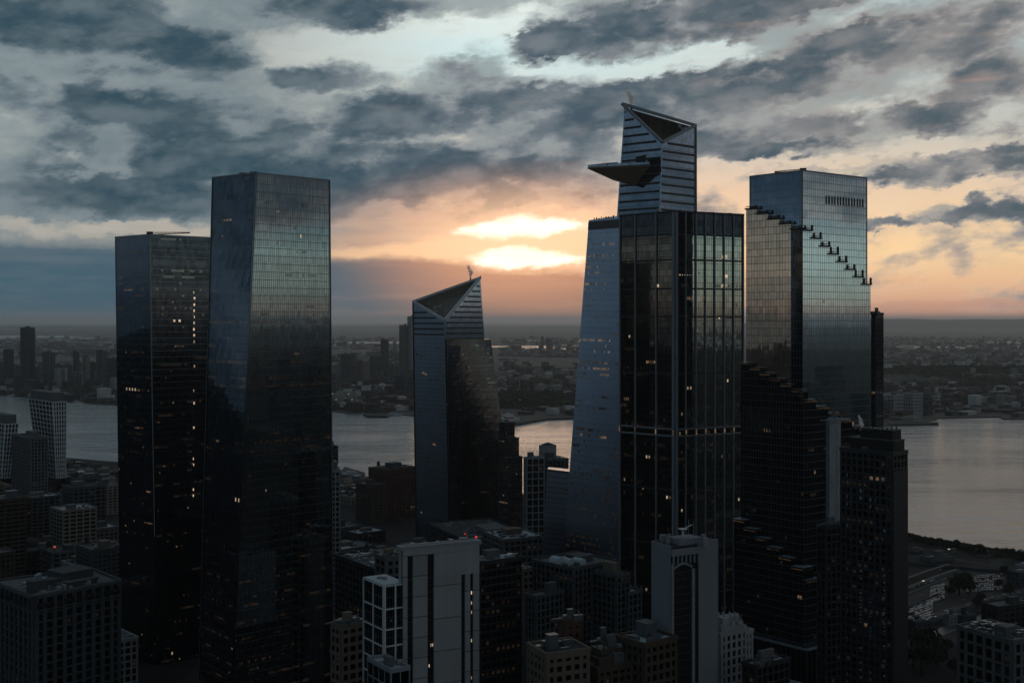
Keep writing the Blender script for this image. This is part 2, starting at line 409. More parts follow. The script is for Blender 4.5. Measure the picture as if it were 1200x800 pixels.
def water_tank(root, p, r=2.0, h=4.0, leg=2.5, name='water_tank'):
    mb = MB(); mb.cyl(p + Vector((0, 0, leg)), r, h, 14, r * .94); t = mb.build(name, M['wood'], root)
    c = MB(); c.cyl(p + Vector((0, 0, leg + h)), r * 1.08, r * .8, 14, .02); k = c.build('tank_lid', M['roof_dark'], t)
    l = MB()
    for sx, sy in ((1, 1), (-1, 1), (-1, -1), (1, -1)): l.box(p + Vector((sx * r * .6, sy * r * .6, 0)), .35, .35, leg)
    l.build('tank_legs', M['frame_dark'], t, 'stuff')
def roof_kit(root, top, rr, z, rich=1.0, tank=True, pal=None):
    """parapet, roof sheet, bulkhead and plant on a flat roof"""
    ang = angle_of(top); c = centre(top); e1 = (top[1] - top[0]); e2 = (top[3] - top[0]); la, lb = e1.length, e2.length; e1 = e1 / la; e2 = e2 / lb
    mb = MB(); q = inset(top, .35); mb.poly([p + Vector((0, 0, .05)) for p in q]); mb.build('roof', pal or rr.choice((M['roof_dark'], M['roof_grey'], M['roof_grey'], M['roof_pale'])), root)
    mb = MB(); bw, bd = la * rr.uniform(.2, .4), lb * rr.uniform(.2, .4); bp = c + e1 * la * rr.uniform(-.2, .2) + e2 * lb * rr.uniform(-.2, .2)
    bh = rr.uniform(3, 6); mb.box(Vector((bp.x, bp.y, z + .06)), bw, bd, bh, ang); mb.box(Vector((bp.x, bp.y, z + .06 + bh)), bw * 1.05, bd * 1.05, .35, ang)
    mb.build('bulkhead', rr.choice((FAC['grey'], FAC['slate'], FAC['tan'], M['frame_grey'])), root)
    n = int(rr.randint(6, 14) * rich)
    if n:
        mb = MB()
        for _ in range(n):
            p = c + e1 * la * rr.uniform(-.42, .42) + e2 * lb * rr.uniform(-.42, .42)
            if abs((p - bp).dot(e1)) < bw * .6 and abs((p - bp).dot(e2)) < bd * .6: continue
            mb.box(Vector((p.x, p.y, z + .07)), rr.uniform(1, 4), rr.uniform(1, 3), rr.uniform(.8, 2.4), ang)
            if rr.random() < .35:
                a0 = Vector((p.x, p.y, z + .9)); mb.beam(a0, a0 + e1 * rr.choice((-1, 1)) * rr.uniform(3, 7), .6, .5)
            if rr.random() < .3: mb.cyl(Vector((p.x + 2.2, p.y, z + .07)), .4, rr.uniform(1.5, 3), 6)
        mb.build('roof_plant', M['frame_light'] if rr.random() < .5 else M['frame_grey'], root, 'stuff')
    if tank and rr.random() < .5 and min(la, lb) > 12:
        p = c - e1 * la * .3 + e2 * lb * .28; water_tank(root, Vector((p.x, p.y, z + .06)), rr.uniform(1.6, 2.3))
def block(name, label, cat, foot, z, style='brown', floor=3.6, bay=3.4, pier=1.3, span=1.5, dep=.35, seed=0, lit=.03, detail=True, roof=None, tank=True, z0=0.0,
          root=None, rich=1.0, parapet=1.1, group=None, cornice=False, pane=None, wall=None, dimlit=.1, vis=(0, 3), sdep=None):
    """a masonry block: glass core, projecting piers and spandrels, parapet, roof things"""
    rr = random.Random(seed); new = root is None
    if new: c = centre(foot); root = thing(name, label, cat, (c.x, c.y, z0), group)
    bot, top = ring(foot, z0), ring(foot, z); fs = faces_of(bot, top); wm = wall or FAC[style]
    mb = MB()
    for f in fs: skin(mb, f)
    mb.poly(top); mb.build('window_glass', pane or (M['pane_dark'] if detail else M['pane_far']), root)
    wl = MB(); lt = MB(); ld = MB()
    for i, f in enumerate(fs):
        nb = max(2, round(f.w / bay)); nf = max(1, round(f.h / floor))
        if i in vis:
            piers(wl, f, nb, pier, dep); 
            for k in range(nf + 1):
                v = min(max(k / nf, span * .5 / f.h), 1 - span * .5 / f.h); wl.bar(f.p(0, v), f.p(1, v), span, f.n, dep - .05 if sdep is None else sdep)
            lights(lt, f, f.h / nf, f.w / nb, lit * .2, rr, ww=.55); lights(ld, f, f.h / nf, f.w / nb, lit + dimlit * .5, rr, off=.05, ww=.55)
            if cornice:
                wl.bar(f.p(0, 1), f.p(1, 1), 1.2, f.n, dep + .8); wl.bar(f.p(0, 1 - 7 / f.h), f.p(1, 1 - 7 / f.h), .6, f.n, dep + .4)
        else: wl.quad(*[q + f.n * .3 for q in (f.bl, f.br, f.tr, f.tl)])
    q = ring(foot, z)
    o_, i_ = inset(q, -dep - .05), inset(q, .4)
    for i in range(4):
        j = (i + 1) % 4; U_ = Vector((0, 0, parapet)); Dn = Vector((0, 0, -.4))
        wl.quad(o_[i] + Dn, o_[j] + Dn, o_[j] + U_, o_[i] + U_); wl.quad(i_[j] + Dn, i_[i] + Dn, i_[i] + U_, i_[j] + U_); wl.quad(o_[i] + U_, o_[j] + U_, i_[j] + U_, i_[i] + U_)
    wl.build('wall', wm, root)
    lt.build('lit_windows', M['lit'], root, 'stuff'); ld.build('dim_windows', M['lit_dim'], root, 'stuff')
    roof_kit(root, top, rr, z, rich if detail else .4, tank, roof)
    return root
# ------------------------------------------------------------------ ground, river, far shore, hills
def sheet(name, pts, m, kind='structure', thick=None):
    mb = MB(); mb.poly(pts)
    if thick:
        n = len(pts)
        for i in range(n): a, b = pts[i], pts[(i + 1) % n]; d = Vector((0, 0, -thick)); mb.quad(a + d, b + d, b, a)
    return mb.build(name, m, None, kind)
# water: small waves, seen at a grazing angle
m, nt, p = newmat('river_water')
o = tc('Object'); put(p, 'Base Color', (.06, .07, .075, 1)); put(p, 'Roughness', smooth(noise(vmath('MULTIPLY', o, (.4, 1, 1)), .004, 4, .6), .3, .7, .07, .2)); put(p, 'IOR', 2.9); put(p, 'Specular IOR Level', 1.0)
b = nt.nodes.new('ShaderNodeBump'); b.inputs['Strength'].default_value = .95; b.inputs['Distance'].default_value = 1.0
wv1 = noise(vmath('MULTIPLY', o, (.35, 1, 1)), .035, 6, .62); wv2_ = noise(vmath('MULTIPLY', o, (.12, 1, 1)), .009, 4, .6)
nt.links.new((wv1 * 8 + wv2_ * 12 + noise(vmath('MULTIPLY', o, (.3, 1, 1)), .13, 3, .6) * 1.6).s, b.inputs['Height']); nt.links.new(b.outputs[0], p.inputs['Normal'])
M['water'] = m
sheet('river', [Vector(q) for q in ((-30000, -8000, -3), (30000, -8000, -3), (30000, 9000, -3), (-30000, 9000, -3))], M['water'])
m, nt, p = newmat('bay_water'); put(p, 'Base Color', (.05, .06, .07, 1)); put(p, 'Roughness', .3); put(p, 'Specular IOR Level', .7); M['bay'] = m
# city ground: dark asphalt streets and lots
m, nt, p = newmat('city_ground'); o = tc('Object'); n1 = noise(o, .02, 6, .6); n2 = noise(o, .4, 5, .7)
put(p, 'Base Color', ramp(n1 * .6 + n2 * .4, [(.3, (.008, .009, .010, 1)), (.5, (.018, .019, .021, 1)), (.7, (.034, .034, .035, 1))])); put(p, 'Roughness', .9); put(p, 'Specular IOR Level', .1); M['ground'] = m
SH = [G(-200, 2180), G(0, 2040), G(130, 1905), G(390, 1765), G(600, 1560), G(1065, 1240), G(1200, 1145), Vector((760, 1000, 0)), Vector((3000, 1150, 0)), Vector((9000, 1000, 0))]  # end points are an invented, unseen land bulge keeping river water out of reflections
man = [Vector((-9000, -8000, 0)), Vector((9000, -8000, 0))] + SH[::-1] + [Vector((-1600, 2700, 0)), Vector((-9000, 9000, 0))]
sheet('ground', man, M['ground'], thick=4)
# New Jersey side
m, nt, p = newmat('far_land'); o = tc('Object'); n1 = noise(o, .004, 6, .6); vo = nt.nodes.new('ShaderNodeTexVoronoi'); vo.inputs['Scale'].default_value = .016; nt.links.new(o.s, vo.inputs['Vector'])
n2 = noise(o, .02, 6, .75)
c1 = ramp(n1 * .5 + n2 * .5, [(.36, (.018, .024, .018, 1)), (.5, (.05, .05, .047, 1)), (.62, (.10, .097, .09, 1)), (.72, (.24, .23, .21, 1))])
put(p, 'Base Color', mix(.35, c1, S(vo.outputs['Color']), 'MULTIPLY')); put(p, 'Roughness', .9); M['far_land'] = m
FS = [G(-400, 4300), G(-60, 3700), G(0, 3600), G(60, 3420), G(75, 3300), G(90, 3420), G(105, 3250), G(135, 3200), G(250, 3050), G(388, 2990), G(410, 2900), G(428, 2960), G(436, 2800), G(455, 2800), G(462, 2900), G(484, 2830), G(560, 2740),
      G(600, 2590), G(640, 2760), G(680, 2760), G(760, 2700), G(900, 2600), G(1030, 2560), G(1075, 2600), G(1100, 2760), G(1170, 2800), G(1176, 2740), G(1215, 2740), G(1220, 2820), G(1400, 2800), Vector((6000, 500, 0)), Vector((16000, -8000, 0))]
far = FS + [Vector((80000, -8000, 0)), Vector((80000, 80000, 0)), Vector((-80000, 80000, 0)), Vector((-80000, 9000, 0)), Vector((-6000, 7000, 0))]
sheet('far_shore_land', [q + Vector((0, 0, -.5)) for q in far], M['far_land'], thick=4)
# far water: bays and marsh ponds, bright under the sky
def pond(name, x0, x1, y0, y1, rr, wob=.25):
    """a far sheet of water between picture rows y0 (far) and y1 (near)"""
    n = 26; A = []; B = []
    for i in range(n + 1):
        x = x0 + (x1 - x0) * i / n; e = min(1, min(i, n - i) / 3.0); mid_ = (y0 + y1) / 2; h = (y1 - y0) / 2 * (e * .8 + .12)
        j = rr.uniform(-wob, wob) * (y1 - y0)
        A.append(G(x, EYE * F / (mid_ - h + j * .6 - 375), .6)); B.append(G(x, EYE * F / (mid_ + h + j - 375), .6))
    mb = MB()
    for i in range(n): mb.quad(B[i], B[i + 1], A[i + 1], A[i])
    return mb.build(name, M['bay'], None, 'structure')
rw = random.Random(5)
for a in ((-60, 98, 393.2, 396.6), (60, 142, 395.4, 398.6), (300, 486, 400.0, 403.2), (560, 650, 405.2, 406.8), (590, 690, 407.0, 409.4), (655, 700, 403.6, 404.8), (1045, 1140, 405.6, 408.6), (1128, 1162, 404.2, 407.0),
          (1150, 1300, 400.2, 402.4), (1036, 1044, 414.6, 416.6), (1188, 1260, 405, 408), (1058, 1072, 396.6, 397.6), (1036, 1052, 402, 403), (1150, 1162, 430, 432.0), (-40, 20, 400, 401), (610, 690, 399.5, 400.3), (1300, 1700, 404, 409), (1190, 1230, 423.4, 424.6)):
    pond('far_water', *a, rw)
# hills on the horizon and the cliff ridge behind the shore
def ridge(name, x0, x1, d, depth, hfun, m, n=60):
    mb = MB(); prev = None
    for i in range(n + 1):
        x = x0 + (x1 - x0) * i / n; h = hfun(x); a = G(x, d, -1); b = G(x, d + depth * .12, h * .75); c = G(x, d + depth * .3, h); e = G(x, d + depth, -1)
        if prev: mb.quad(prev[0], a, b, prev[1]); mb.quad(prev[1], b, c, prev[2]); mb.quad(prev[2], c, e, prev[3])
        prev = (a, b, c, e)
    return mb.build(name, m, None, 'structure')
M['wooded'] = solid('wooded_slope', (.030, .036, .026), .95, .6, .01, streaks=False)
def hz(x):
    s = min(1, max(0, (x - 560) / 480)); return -40 + s * 300 + 14 * math.sin(x * .021) + 7 * math.sin(x * .083 + 1) + 3 * math.sin(x * .31)
ridge('far_hills', 300, 2200, 30000, 6000, hz, M['wooded'], 160)
ridge('far_hills', -900, 760, 33000, 5000, lambda x: 40 + 12 * math.sin(x * .03) + 6 * math.sin(x * .11), M['wooded'], 120)
rh = random.Random(3); bumps = [rh.uniform(-4, 5) for _ in range(300)]
ridge('cliff_ridge', 1000, 1500, 3950, 900, lambda x: 30 + 6 * math.sin(x * .02) + bumps[int(x) % 300] * .6, M['wooded'], 90)
ridge('cliff_ridge', 380, 720, 4600, 700, lambda x: 18 + 5 * math.sin(x * .03) + bumps[int(x) % 300] * .5, M['wooded'], 70)
# ------------------------------------------------------------------ the tall glass towers
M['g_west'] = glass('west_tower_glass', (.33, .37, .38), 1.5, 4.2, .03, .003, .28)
M['g_west_side'] = glass('west_tower_side_glass', (.12, .165, .22), 1.5, 4.2, .03, .003, .22)  # darker copy: the dim south sky mirrored in left faces is put into the tint
M['g_blue'] = glass('blue_glass', (.30, .37, .47), 1.5, 4.1, .05, .003, .24)
M['g_bluedark'] = glass('deep_blue_glass', (.24, .30, .40), 1.5, 4.1, .05, .003, .25)
M['g_brown'] = glass('bronze_glass', (.075, .066, .064), 1.5, 4.1, .05, .003, .5)
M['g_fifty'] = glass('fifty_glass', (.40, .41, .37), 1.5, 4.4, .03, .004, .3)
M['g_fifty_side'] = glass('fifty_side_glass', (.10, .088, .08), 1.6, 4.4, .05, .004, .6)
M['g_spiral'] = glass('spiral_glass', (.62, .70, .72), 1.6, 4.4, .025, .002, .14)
M['g_spiral_l'] = glass('spiral_left_glass', (.20, .27, .36), 1.6, 4.4, .03, .003, .2)  # darker copy: dark blue sky mirrored on the left is put into the tint
M['g_black'] = glass('black_glass', (.05, .058, .07), 1.6, 4.2, .06, .004, .7)
E1 = lambda a: Vector((math.cos(math.radians(a)), math.sin(math.radians(a)), 0))

def crane(root, p, ang, L=26, h=3.0, tilt=.06, m=None):
    """window-cleaning rig: turret, jib of two chords with lacing, counterweight"""
    mb = MB(); e = Vector((math.cos(ang), math.sin(ang), 0)); mb.cyl(p, 1.3, h, 10); a = p + Vector((0, 0, h)) - e * L * .3; b = p + Vector((0, 0, h + L * tilt)) + e * L * .7
    mb.beam(a, b, .7, .5); a2, b2 = a + Vector((0, 0, 1.5)), b + Vector((0, 0, .5)); mb.beam(a2, b2, .4)
    for k in range(9): t0, t1 = k / 9, (k + .5) / 9; mb.beam(a.lerp(b, t0), a2.lerp(b2, t1), .25); mb.beam(a2.lerp(b2, t1), a.lerp(b, (k + 1) / 9), .25)
    mb.box(p - e * L * .3 + Vector((0, 0, h - .6)), 4, 2.5, 2.6, ang); mb.build('roof_crane', m or M['frame_dark'], root)

def glass_tower(root, bot, top, mats, floor, bay, seed, lit, spand=(.5, .16), mull=(.12, .22), vis=(0, 3), fmat='frame_glassy', name='glass_face', roofz=1.2, dim=1.0, litfun=None):
    rr = random.Random(seed); fs = faces_of(bot, top); sp = MB(); mu = MB(); lt = MB(); ld = MB(); lw = MB()
    for i, f in enumerate(fs):
        mb = MB(); skin(mb, f); mb.build(name, mats[i % len(mats)], root)
        if i in vis:
            floors(sp, f, floor, spand[0], spand[1]); n = max(2, int(f.w / bay)); piers(mu, f, n, mull[0], f.n and mull[1], ends=False)
            piers(mu, f, 1, .5, .3)
            lights(lt, f, floor, 1.5, lit, rr, hh=.26, ww=.6); lights(ld, f, floor, 1.5, lit * 5 * dim, rr, off=.05, hh=.34, ww=.85); lights(lw, f, floor, 3, lit * .25, rr, off=.07, ww=.4)
    if litfun:
        for i in vis: lights(ld, fs[i], floor, 1.5, 0, rr, off=.05, rows=litfun, hh=.34, ww=.85)
    sp.build('floor_bands', M[fmat], root, 'stuff'); mu.build('mullions', M[fmat], root, 'stuff')
    lt.build('lit_windows', M['lit'], root, 'stuff'); ld.build('dim_windows', M['lit_dim'], root, 'stuff'); lw.build('bright_windows', M['lit_white'], root, 'stuff')
    rf = MB(); q = inset([Vector(p) for p in top], .6); rf.poly([p + Vector((0, 0, -1.5)) for p in q]); rf.build('roof', M['roof_dark'], root)
    pr = MB()
    for i, f in enumerate(fs): pr.bar(f.p(0, 1), f.p(1, 1), 1.0, f.n, .35, back=.5)
    pr.build('parapet', M[fmat], root); return fs

# --- twin towers at the left -------------------------------------------------------
def lean(pt, pb, d, zt):
    """top and ground point of an edge seen at columns pt (at height zt) and pb (at the ground) at distance d"""
    return Vector(((pt - 600) / F * d, d, zt)), Vector(((pb - 600) / F * d, d, 0))
def tower_from(cols, zt):
    T, B = [], []
    for pt, pb, d in cols: a, b = lean(pt, pb, d, zt); T.append(a); B.append(b)
    return B, T
zt = zat(203, 635)
B_, T_ = tower_from([(301, 268, 635), (386, 391, 668), (346, 350, 694), (249, 232, 656)], zt); B_[0] = on_line(T_[0], T_[1], 268); B_[1] = on_line(T_[0], T_[1], 391)
t = thing('glass_skyscraper', 'tallest dark leaning glass tower on the left, pale clouds mirrored in its right face', 'skyscraper', centre(B_))
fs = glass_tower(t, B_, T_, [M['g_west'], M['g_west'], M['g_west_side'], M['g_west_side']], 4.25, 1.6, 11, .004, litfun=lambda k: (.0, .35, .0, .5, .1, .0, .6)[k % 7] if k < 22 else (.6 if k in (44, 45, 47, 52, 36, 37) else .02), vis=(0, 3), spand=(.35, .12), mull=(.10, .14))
mb = MB(); mb.bar(fs[3].p(.0, .0), fs[3].p(.0, 1), .4, fs[3].n, .3); mb.bar(fs[0].p(1, .0), fs[0].p(1, 1), .6, fs[0].n, .45); mb.build('edge_trim', M['frame_grey'], t)
c = centre(T_); crane(t, Vector((c.x - 11, c.y - 14, zt - 1.0)), 2.6, 12, 1.2, .0)
mb = MB(); mb.box(Vector((c.x - 12, c.y - 16, zt - 1.4)), 7, 4, 2.8, .8); mb.build('roof_hatch', M['frame_dark'], t)

zt = zat(275, 775)
B_, T_ = tower_from([(175, 184, 775), (252, 246, 806), (222, 226, 840), (135, 142, 800)], zt); B_[0] = on_line(T_[0], T_[1], 184); B_[1] = on_line(T_[0], T_[1], 246)
t = thing('glass_skyscraper', 'shorter near-black glass tower at far left with scattered lit windows', 'skyscraper', centre(B_))
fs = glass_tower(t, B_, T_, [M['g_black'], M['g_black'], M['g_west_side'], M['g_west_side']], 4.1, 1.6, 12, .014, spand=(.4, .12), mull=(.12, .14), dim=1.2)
mb = MB(); mb.bar(fs[3].p(1, .3), fs[3].p(1, .99), .4, (fs[3].n + fs[0].n).normalized(), .35); mb.build('corner_fin', M['frame_light'], t)
mb = MB(); rr = random.Random(4); f = fs[0]
for k in range(26, 62):                # the lit stair column
    if rr.random() < .5:
        v = (k + .2) / (f.h / 4.1); u = .665 + rr.uniform(-.006, .006); o = f.n * .2; du = rr.uniform(.012, .03)
        mb.quad(f.p(u, v) + o, f.p(u + du, v) + o, f.p(u + du, v + .006) + o, f.p(u, v + .006) + o)
mb.build('lit_stair_windows', M['lit_white'], t, 'stuff')
c = centre(T_); crane(t, Vector((c.x - 1, c.y - 10, zt - 1.2)), .12, 26, 2.6, .05)

# --- sloping-crowned towers ----------------------------------------------------------
def crowned(root, a, b, c, back, zc, mats, seed, floor=4.2, slats=8, slat_h=1.3, opening=.9, lit=.01, litright=None, dark_from=None):
    """a: left edge, b: near edge, c: right edge as (ground point, top point); the roof between the three tops is an open triangle"""
    fL = Face(a[0], b[0], b[1], a[1]); fR = Face(b[0], c[0], c[1], b[1]); rr = random.Random(seed)
    for nm, f, m in (('glass_face', fL, mats[0]), ('glass_face', fR, mats[1])):
        mb = MB(); skin(mb, f); mb.build(nm, m, root)
    bk = MB(); bk.quad(c[0], back, Vector((back.x, back.y, zc)), c[1]); bk.quad(back, a[0], a[1], Vector((back.x, back.y, zc))); bk.build('rear_wall', mats[0], root)
    sp = MB(); lt = MB(); ld = MB(); mu = MB()
    for f in (fL, fR):
        hh = min(f.tl.z, f.tr.z)
        v1 = (hh - 3) / (max(f.tl.z, f.tr.z)); H = max(f.tl.z, f.tr.z)
        k = 1
        while k * floor < hh - 4:
            z = k * floor; va, vb = z / f.tl.z, z / f.tr.z
            p0 = f.bl.lerp(f.tl, va); p1 = f.br.lerp(f.tr, vb); sp.bar(p0, p1, .3, f.n, .1); k += 1
        n = int(f.w / 3)
        for i in range(1, n): u = i / n; mu.bar(f.p(u, 0), f.p(u, .97), .08, f.n, .12)
        lights(lt, f, floor, 1.6, lit, rr, v1=.86); lights(ld, f, floor, 1.6, lit * 4, rr, v1=.86)
    sp.build('floor_bands', M['frame_glassy'], root, 'stuff'); mu.build('mullions', M['frame_glassy'], root, 'stuff')
    lt.build('lit_windows', M['lit'], root, 'stuff'); ld.build('dim_windows', M['lit_dim'], root, 'stuff')
    return fL, fR
def top_slats(root, f, zlow, zhigh, step, h, m, dep=.5):
    """open dark gaps between the broad glass louvres of the crown; each gap its own piece"""
    proto = None; k = 0; z = zlow
    while z < zhigh:
        # clip the gap against the sloping top edge
        def edge(u):
            return f.tl.z + (f.tr.z - f.tl.z) * u
        us = [i / 60 for i in range(61) if edge(i / 60) - z > 2.2]
        if len(us) > 3:
            u0, u1 = us[0] + .03, us[-1] - .03; zz = z
            def q(u, z_): b_ = f.bl.lerp(f.br, u); t_ = f.tl.lerp(f.tr, u); return b_.lerp(t_, z_ / t_.z)
            mb = MB(); mb.bar(q(u0, zz), q(u1, zz), h, f.n, dep * .3); mb.build('louvre_gap', m, root)
            mb = MB(); mb.bar(q(u0, zz + h * .75), q(u1, zz + h * .75), .35, f.n, dep); mb.build('louvre_edge', M['frame_light'], root)
        z += step; k += 1
def crown_frame(root, A, Bp, Cp, w, m):
    mb = MB(); mb.beam(A, Bp, w); mb.build('crown_beam', m, root)
    mb = MB(); mb.beam(Bp, Cp, w); mb.build('crown_beam', m, root)
    mb = MB(); mb.beam(A, Cp, w); mb.build('crown_beam', m, root)
def steam(root, p, h, r, seed):
    rr = random.Random(seed); mb = MB()
    bm = bmesh.new()
    for k in range(9):
        t_ = k / 8; q = p + Vector((rr.uniform(-.3, .3) * r + t_ * r * .9 * math.sin(t_ * 5), rr.uniform(-.4, .4) * r, h * t_))
        bmesh.ops.create_icosphere(bm, subdivisions=2, radius=r * (.5 + .7 * math.sin(min(1, t_ * 1.3) * 2.6)) * rr.uniform(.7, 1.1), matrix=Matrix.Translation(q - root.location))
    me = bpy.data.meshes.new('steam'); bm.to_mesh(me); bm.free(); me.materials.append(M['steam']); o = bpy.data.objects.new('steam', me); C.objects.link(o); o.parent = root; o['kind'] = 'stuff'
m, nt, p = newmat('steam_vapour'); nt.nodes.remove(p); tp_ = nt.nodes.new('ShaderNodeBsdfTransparent'); tl_ = nt.nodes.new('ShaderNodeBsdfTranslucent'); tl_.inputs[0].default_value = (.95, .92, .88, 1); mx_ = nt.nodes.new('ShaderNodeMixShader'); nz = noise(tc('Object'), .6, 3, .6)
lw_ = nt.nodes.new('ShaderNodeLayerWeight'); nt.links.new((smooth(nz, .3, .62) * (1.0 - S(lw_.outputs['Facing'])) * .8).s, mx_.inputs[0]); nt.links.new(tp_.outputs[0], mx_.inputs[1]); nt.links.new(tl_.outputs[0], mx_.inputs[2]); nt.links.new(mx_.outputs[0], nt.nodes['Material Output'].inputs['Surface']); M['steam'] = m

# far crowned tower (centre)
dA, dB, dC = 1236, 1204, 1246
A = (G(488, dA), W(484, 353, dA)); Bq = (G(526, dB), W(521, 375, dB)); Cq = (G(583, dC), W(563, 325, dC)); Bq = (on_line(Bq[1], Cq[1], 526), Bq[1]); Cq = (on_line(Bq[1], Cq[1], 583), Cq[1])
back = G(548, 1284)
t = thing('crowned_skyscraper', 'distant grey-blue glass tower with a triangular open crown, directly below the setting sun', 'skyscraper', centre([A[0], Bq[0], Cq[0], back]))
fL, fR = crowned(t, A, Bq, Cq, back, 236, (M['g_frit'], M['g_blue']), 21, lit=.006)
for y in (365, 373.5, 379, 386, 394):
    pass
top_slats(t, fR, zat(397, 1204), 262, 5.4, 1.5, M['black']); top_slats(t, fL, zat(392, 1204), 236, 5.6, 1.5, M['black'])
crown_frame(t, A[1], Bq[1] + Vector((0, -.4, 0)), Cq[1], 2.2, M['frame_white'])
mb = MB(); mb.beam(A[0], A[1], 1.6); mb.build('edge_post', M['frame_dark'], t)
mb = MB(); cc = (A[1] + Bq[1] + Cq[1]) / 3; inn = [q.lerp(cc, .05) + Vector((0, 6, -9)) for q in (A[1], Bq[1], Cq[1])]
mb.poly([inn[0], inn[1], inn[2]]); mb.quad(A[1] + Vector((0, 3, 0)), Cq[1] + Vector((0, 3, -1)), Cq[1] + Vector((0, 5, -20)), A[1] + Vector((0, 5, -14))); mb.build('crown_floor', FAC['cream'], t)
mb = MB(); rr = random.Random(8)
for k in range(18):
    u, v = rr.uniform(.12, .7), rr.uniform(.1, .75); q = A[1].lerp(Cq[1], u * .55).lerp(Bq[1], v * .8) + Vector((0, 5, -5)); mb.box(q, rr.uniform(1, 2.6), 2, rr.uniform(.8, 2))
mb.build('crown_plant', M['roof_pale'], t, 'stuff')
mb = MB(); pq = A[1].lerp(Cq[1], .85); mb.cyl(pq + Vector((0, 1, -1)), .7, 4.5, 8); mb.build('chimney', M['frame_dark'], t); steam(t, pq + Vector((0, 1, 3)), 12, 2.0, 3)
mb = MB(); mb.box(Cq[1] + Vector((0, 0, 0)), 1.2, 1.2, 1.6); mb.build('beacon_mast', M['frame_dark'], t)
# its bronze lower mass, standing proud of the right face
def slab(root, name, pts_top, zs, pts_bot, m, **k):
    bot = [Vector((p.x, p.y, 0)) for p in pts_bot]; top = [Vector((p.x, p.y, z)) for p, z in zip(pts_top, zs)]; fs = faces_of(bot, top)
    mb = MB()
    for f in fs: skin(mb, f)
    mb.poly(top); mb.build(name, m, root); return fs
z1 = zat(398, 1200)
fs = slab(t, 'bronze_wing', [G(523.5, 1199), G(575, 1236), G(556, 1262), G(526, 1206)], [z1] * 4, [G(527, 1199), G(606, 1240), G(570, 1262), G(528, 1206)], M['g_brown'])
sp = MB(); ld = MB(); rr = random.Random(2); floors(sp, fs[0], 4.2, .35, .15); piers(sp, fs[0], 16, .25, .15); lights(ld, fs[0], 4.2, 2, .06, rr); sp.build('floor_bands', M['frame_glassy'], t, 'stuff'); ld.build('dim_windows', M['lit_dim'], t, 'stuff')
mb = MB(); mb.quad(*[fs[0].p(u, v) + fs[0].n * .2 for u, v in ((.03, .30), (.30, .30), (.30, .97), (.03, .97))]); mb.build('pale_bay', M['g_black'], t)

# the stepped neighbour at its right foot
def stepped(label, steps, name='terraced_building', style='dark', seed=3, lit=.08, **k):
    c = centre(steps[0][0]); root = thing(name, label, 'building', (c.x, c.y, 0)); z0 = 0
    for i, (foot, z) in enumerate(steps): block(name, '', '', foot, z, style, seed=seed + i, lit=lit, root=root, z0=z0, tank=False, **k); z0 = z
    return root
stepped('dark terraced block with bright window slits against the orange river', [(rect(584, 596, 612, 1180), zat(537, 1180)), (rect(584, 594, 608, 1182), zat(515, 1180)), (rect(585, 592, 603, 1184), zat(497, 1180))], lit=.25, floor=3.6, bay=3.2)

# tall tower with the observation deck
dA, dB, dC = 912, 890, 916
z250 = zat(250, dB)
A = (G(690.5, dA), W(732, 124, dA)); Bq = (G(756, dB), W(776, 167, dB)); Cq = (G(815.5, dC), W(815, 147, dC)); Bq = (on_line(Bq[1], Cq[1], 756), Bq[1]); back = G(775, 945)
t = thing('observation_deck_skyscraper', 'blue glass tower with a slanted crown and a pointed observation deck jutting out', 'skyscraper', centre([A[0], Bq[0], Cq[0], back]))
fL, fR = crowned(t, A, Bq, Cq, back, 370, (M['g_blue'], M['g_blue']), 31, lit=.004)
top_slats(t, fR, zat(246, 890), 362, 6.25, 1.3, M['black']); top_slats(t, fL, zat(244, 890), 386, 6.25, 1.3, M['black'])
crown_frame(t, A[1] + Vector((-2.0, 0, 1.5)), Bq[1] + Vector((0, -.4, 0)), Cq[1], 2.0, M['frame_light'])
mb = MB(); mb.beam(Cq[0] + Vector((0, 0, 250)), Cq[1] + Vector((0, 0, 1)), 1.8); mb.build('edge_post', M['frame_grey'], t)
cc = (A[1] + Bq[1] + Cq[1]) / 3; mb = MB(); inn = [q.lerp(cc, .04) + Vector((0, 6, -10)) for q in (A[1], Bq[1], Cq[1])]
mb.poly(inn); mb.quad(A[1] + Vector((0, 4, -1)), Cq[1] + Vector((0, 4, -1)), Cq[1] + Vector((0, 6, -16)), A[1] + Vector((0, 6, -24))); mb.build('crown_floor', FAC['brown'], t)
mb = MB()
for k in range(9): u = k / 8; mb.beam((A[1] + Vector((0, 3.6, -1))).lerp(Cq[1] + Vector((0, 3.6, -1)), u), (A[1] + Vector((0, 5.6, -24))).lerp(Cq[1] + Vector((0, 5.6, -16)), u), .35)
mb.build('crown_ribs', M['frame_grey'], t, 'stuff')
mb = MB(); rr = random.Random(18)
for k in range(7): q = Cq[1].lerp(A[1], rr.uniform(.1, .28)) + Vector((0, 1, rr.uniform(-8, -4))); mb.box(q, rr.uniform(1.2, 2.4), 2, rr.uniform(1, 2.2))
mb.build('crown_plant', M['roof_pale'], t, 'stuff')
pq = A[1].lerp(Cq[1], .1); mb = MB(); mb.cyl(pq + Vector((0, 1, -2)), .8, 3.5, 8); mb.build('chimney', M['frame_dark'], t); steam(t, pq + Vector((-1, 1, 2)), 11, 2.2, 9)
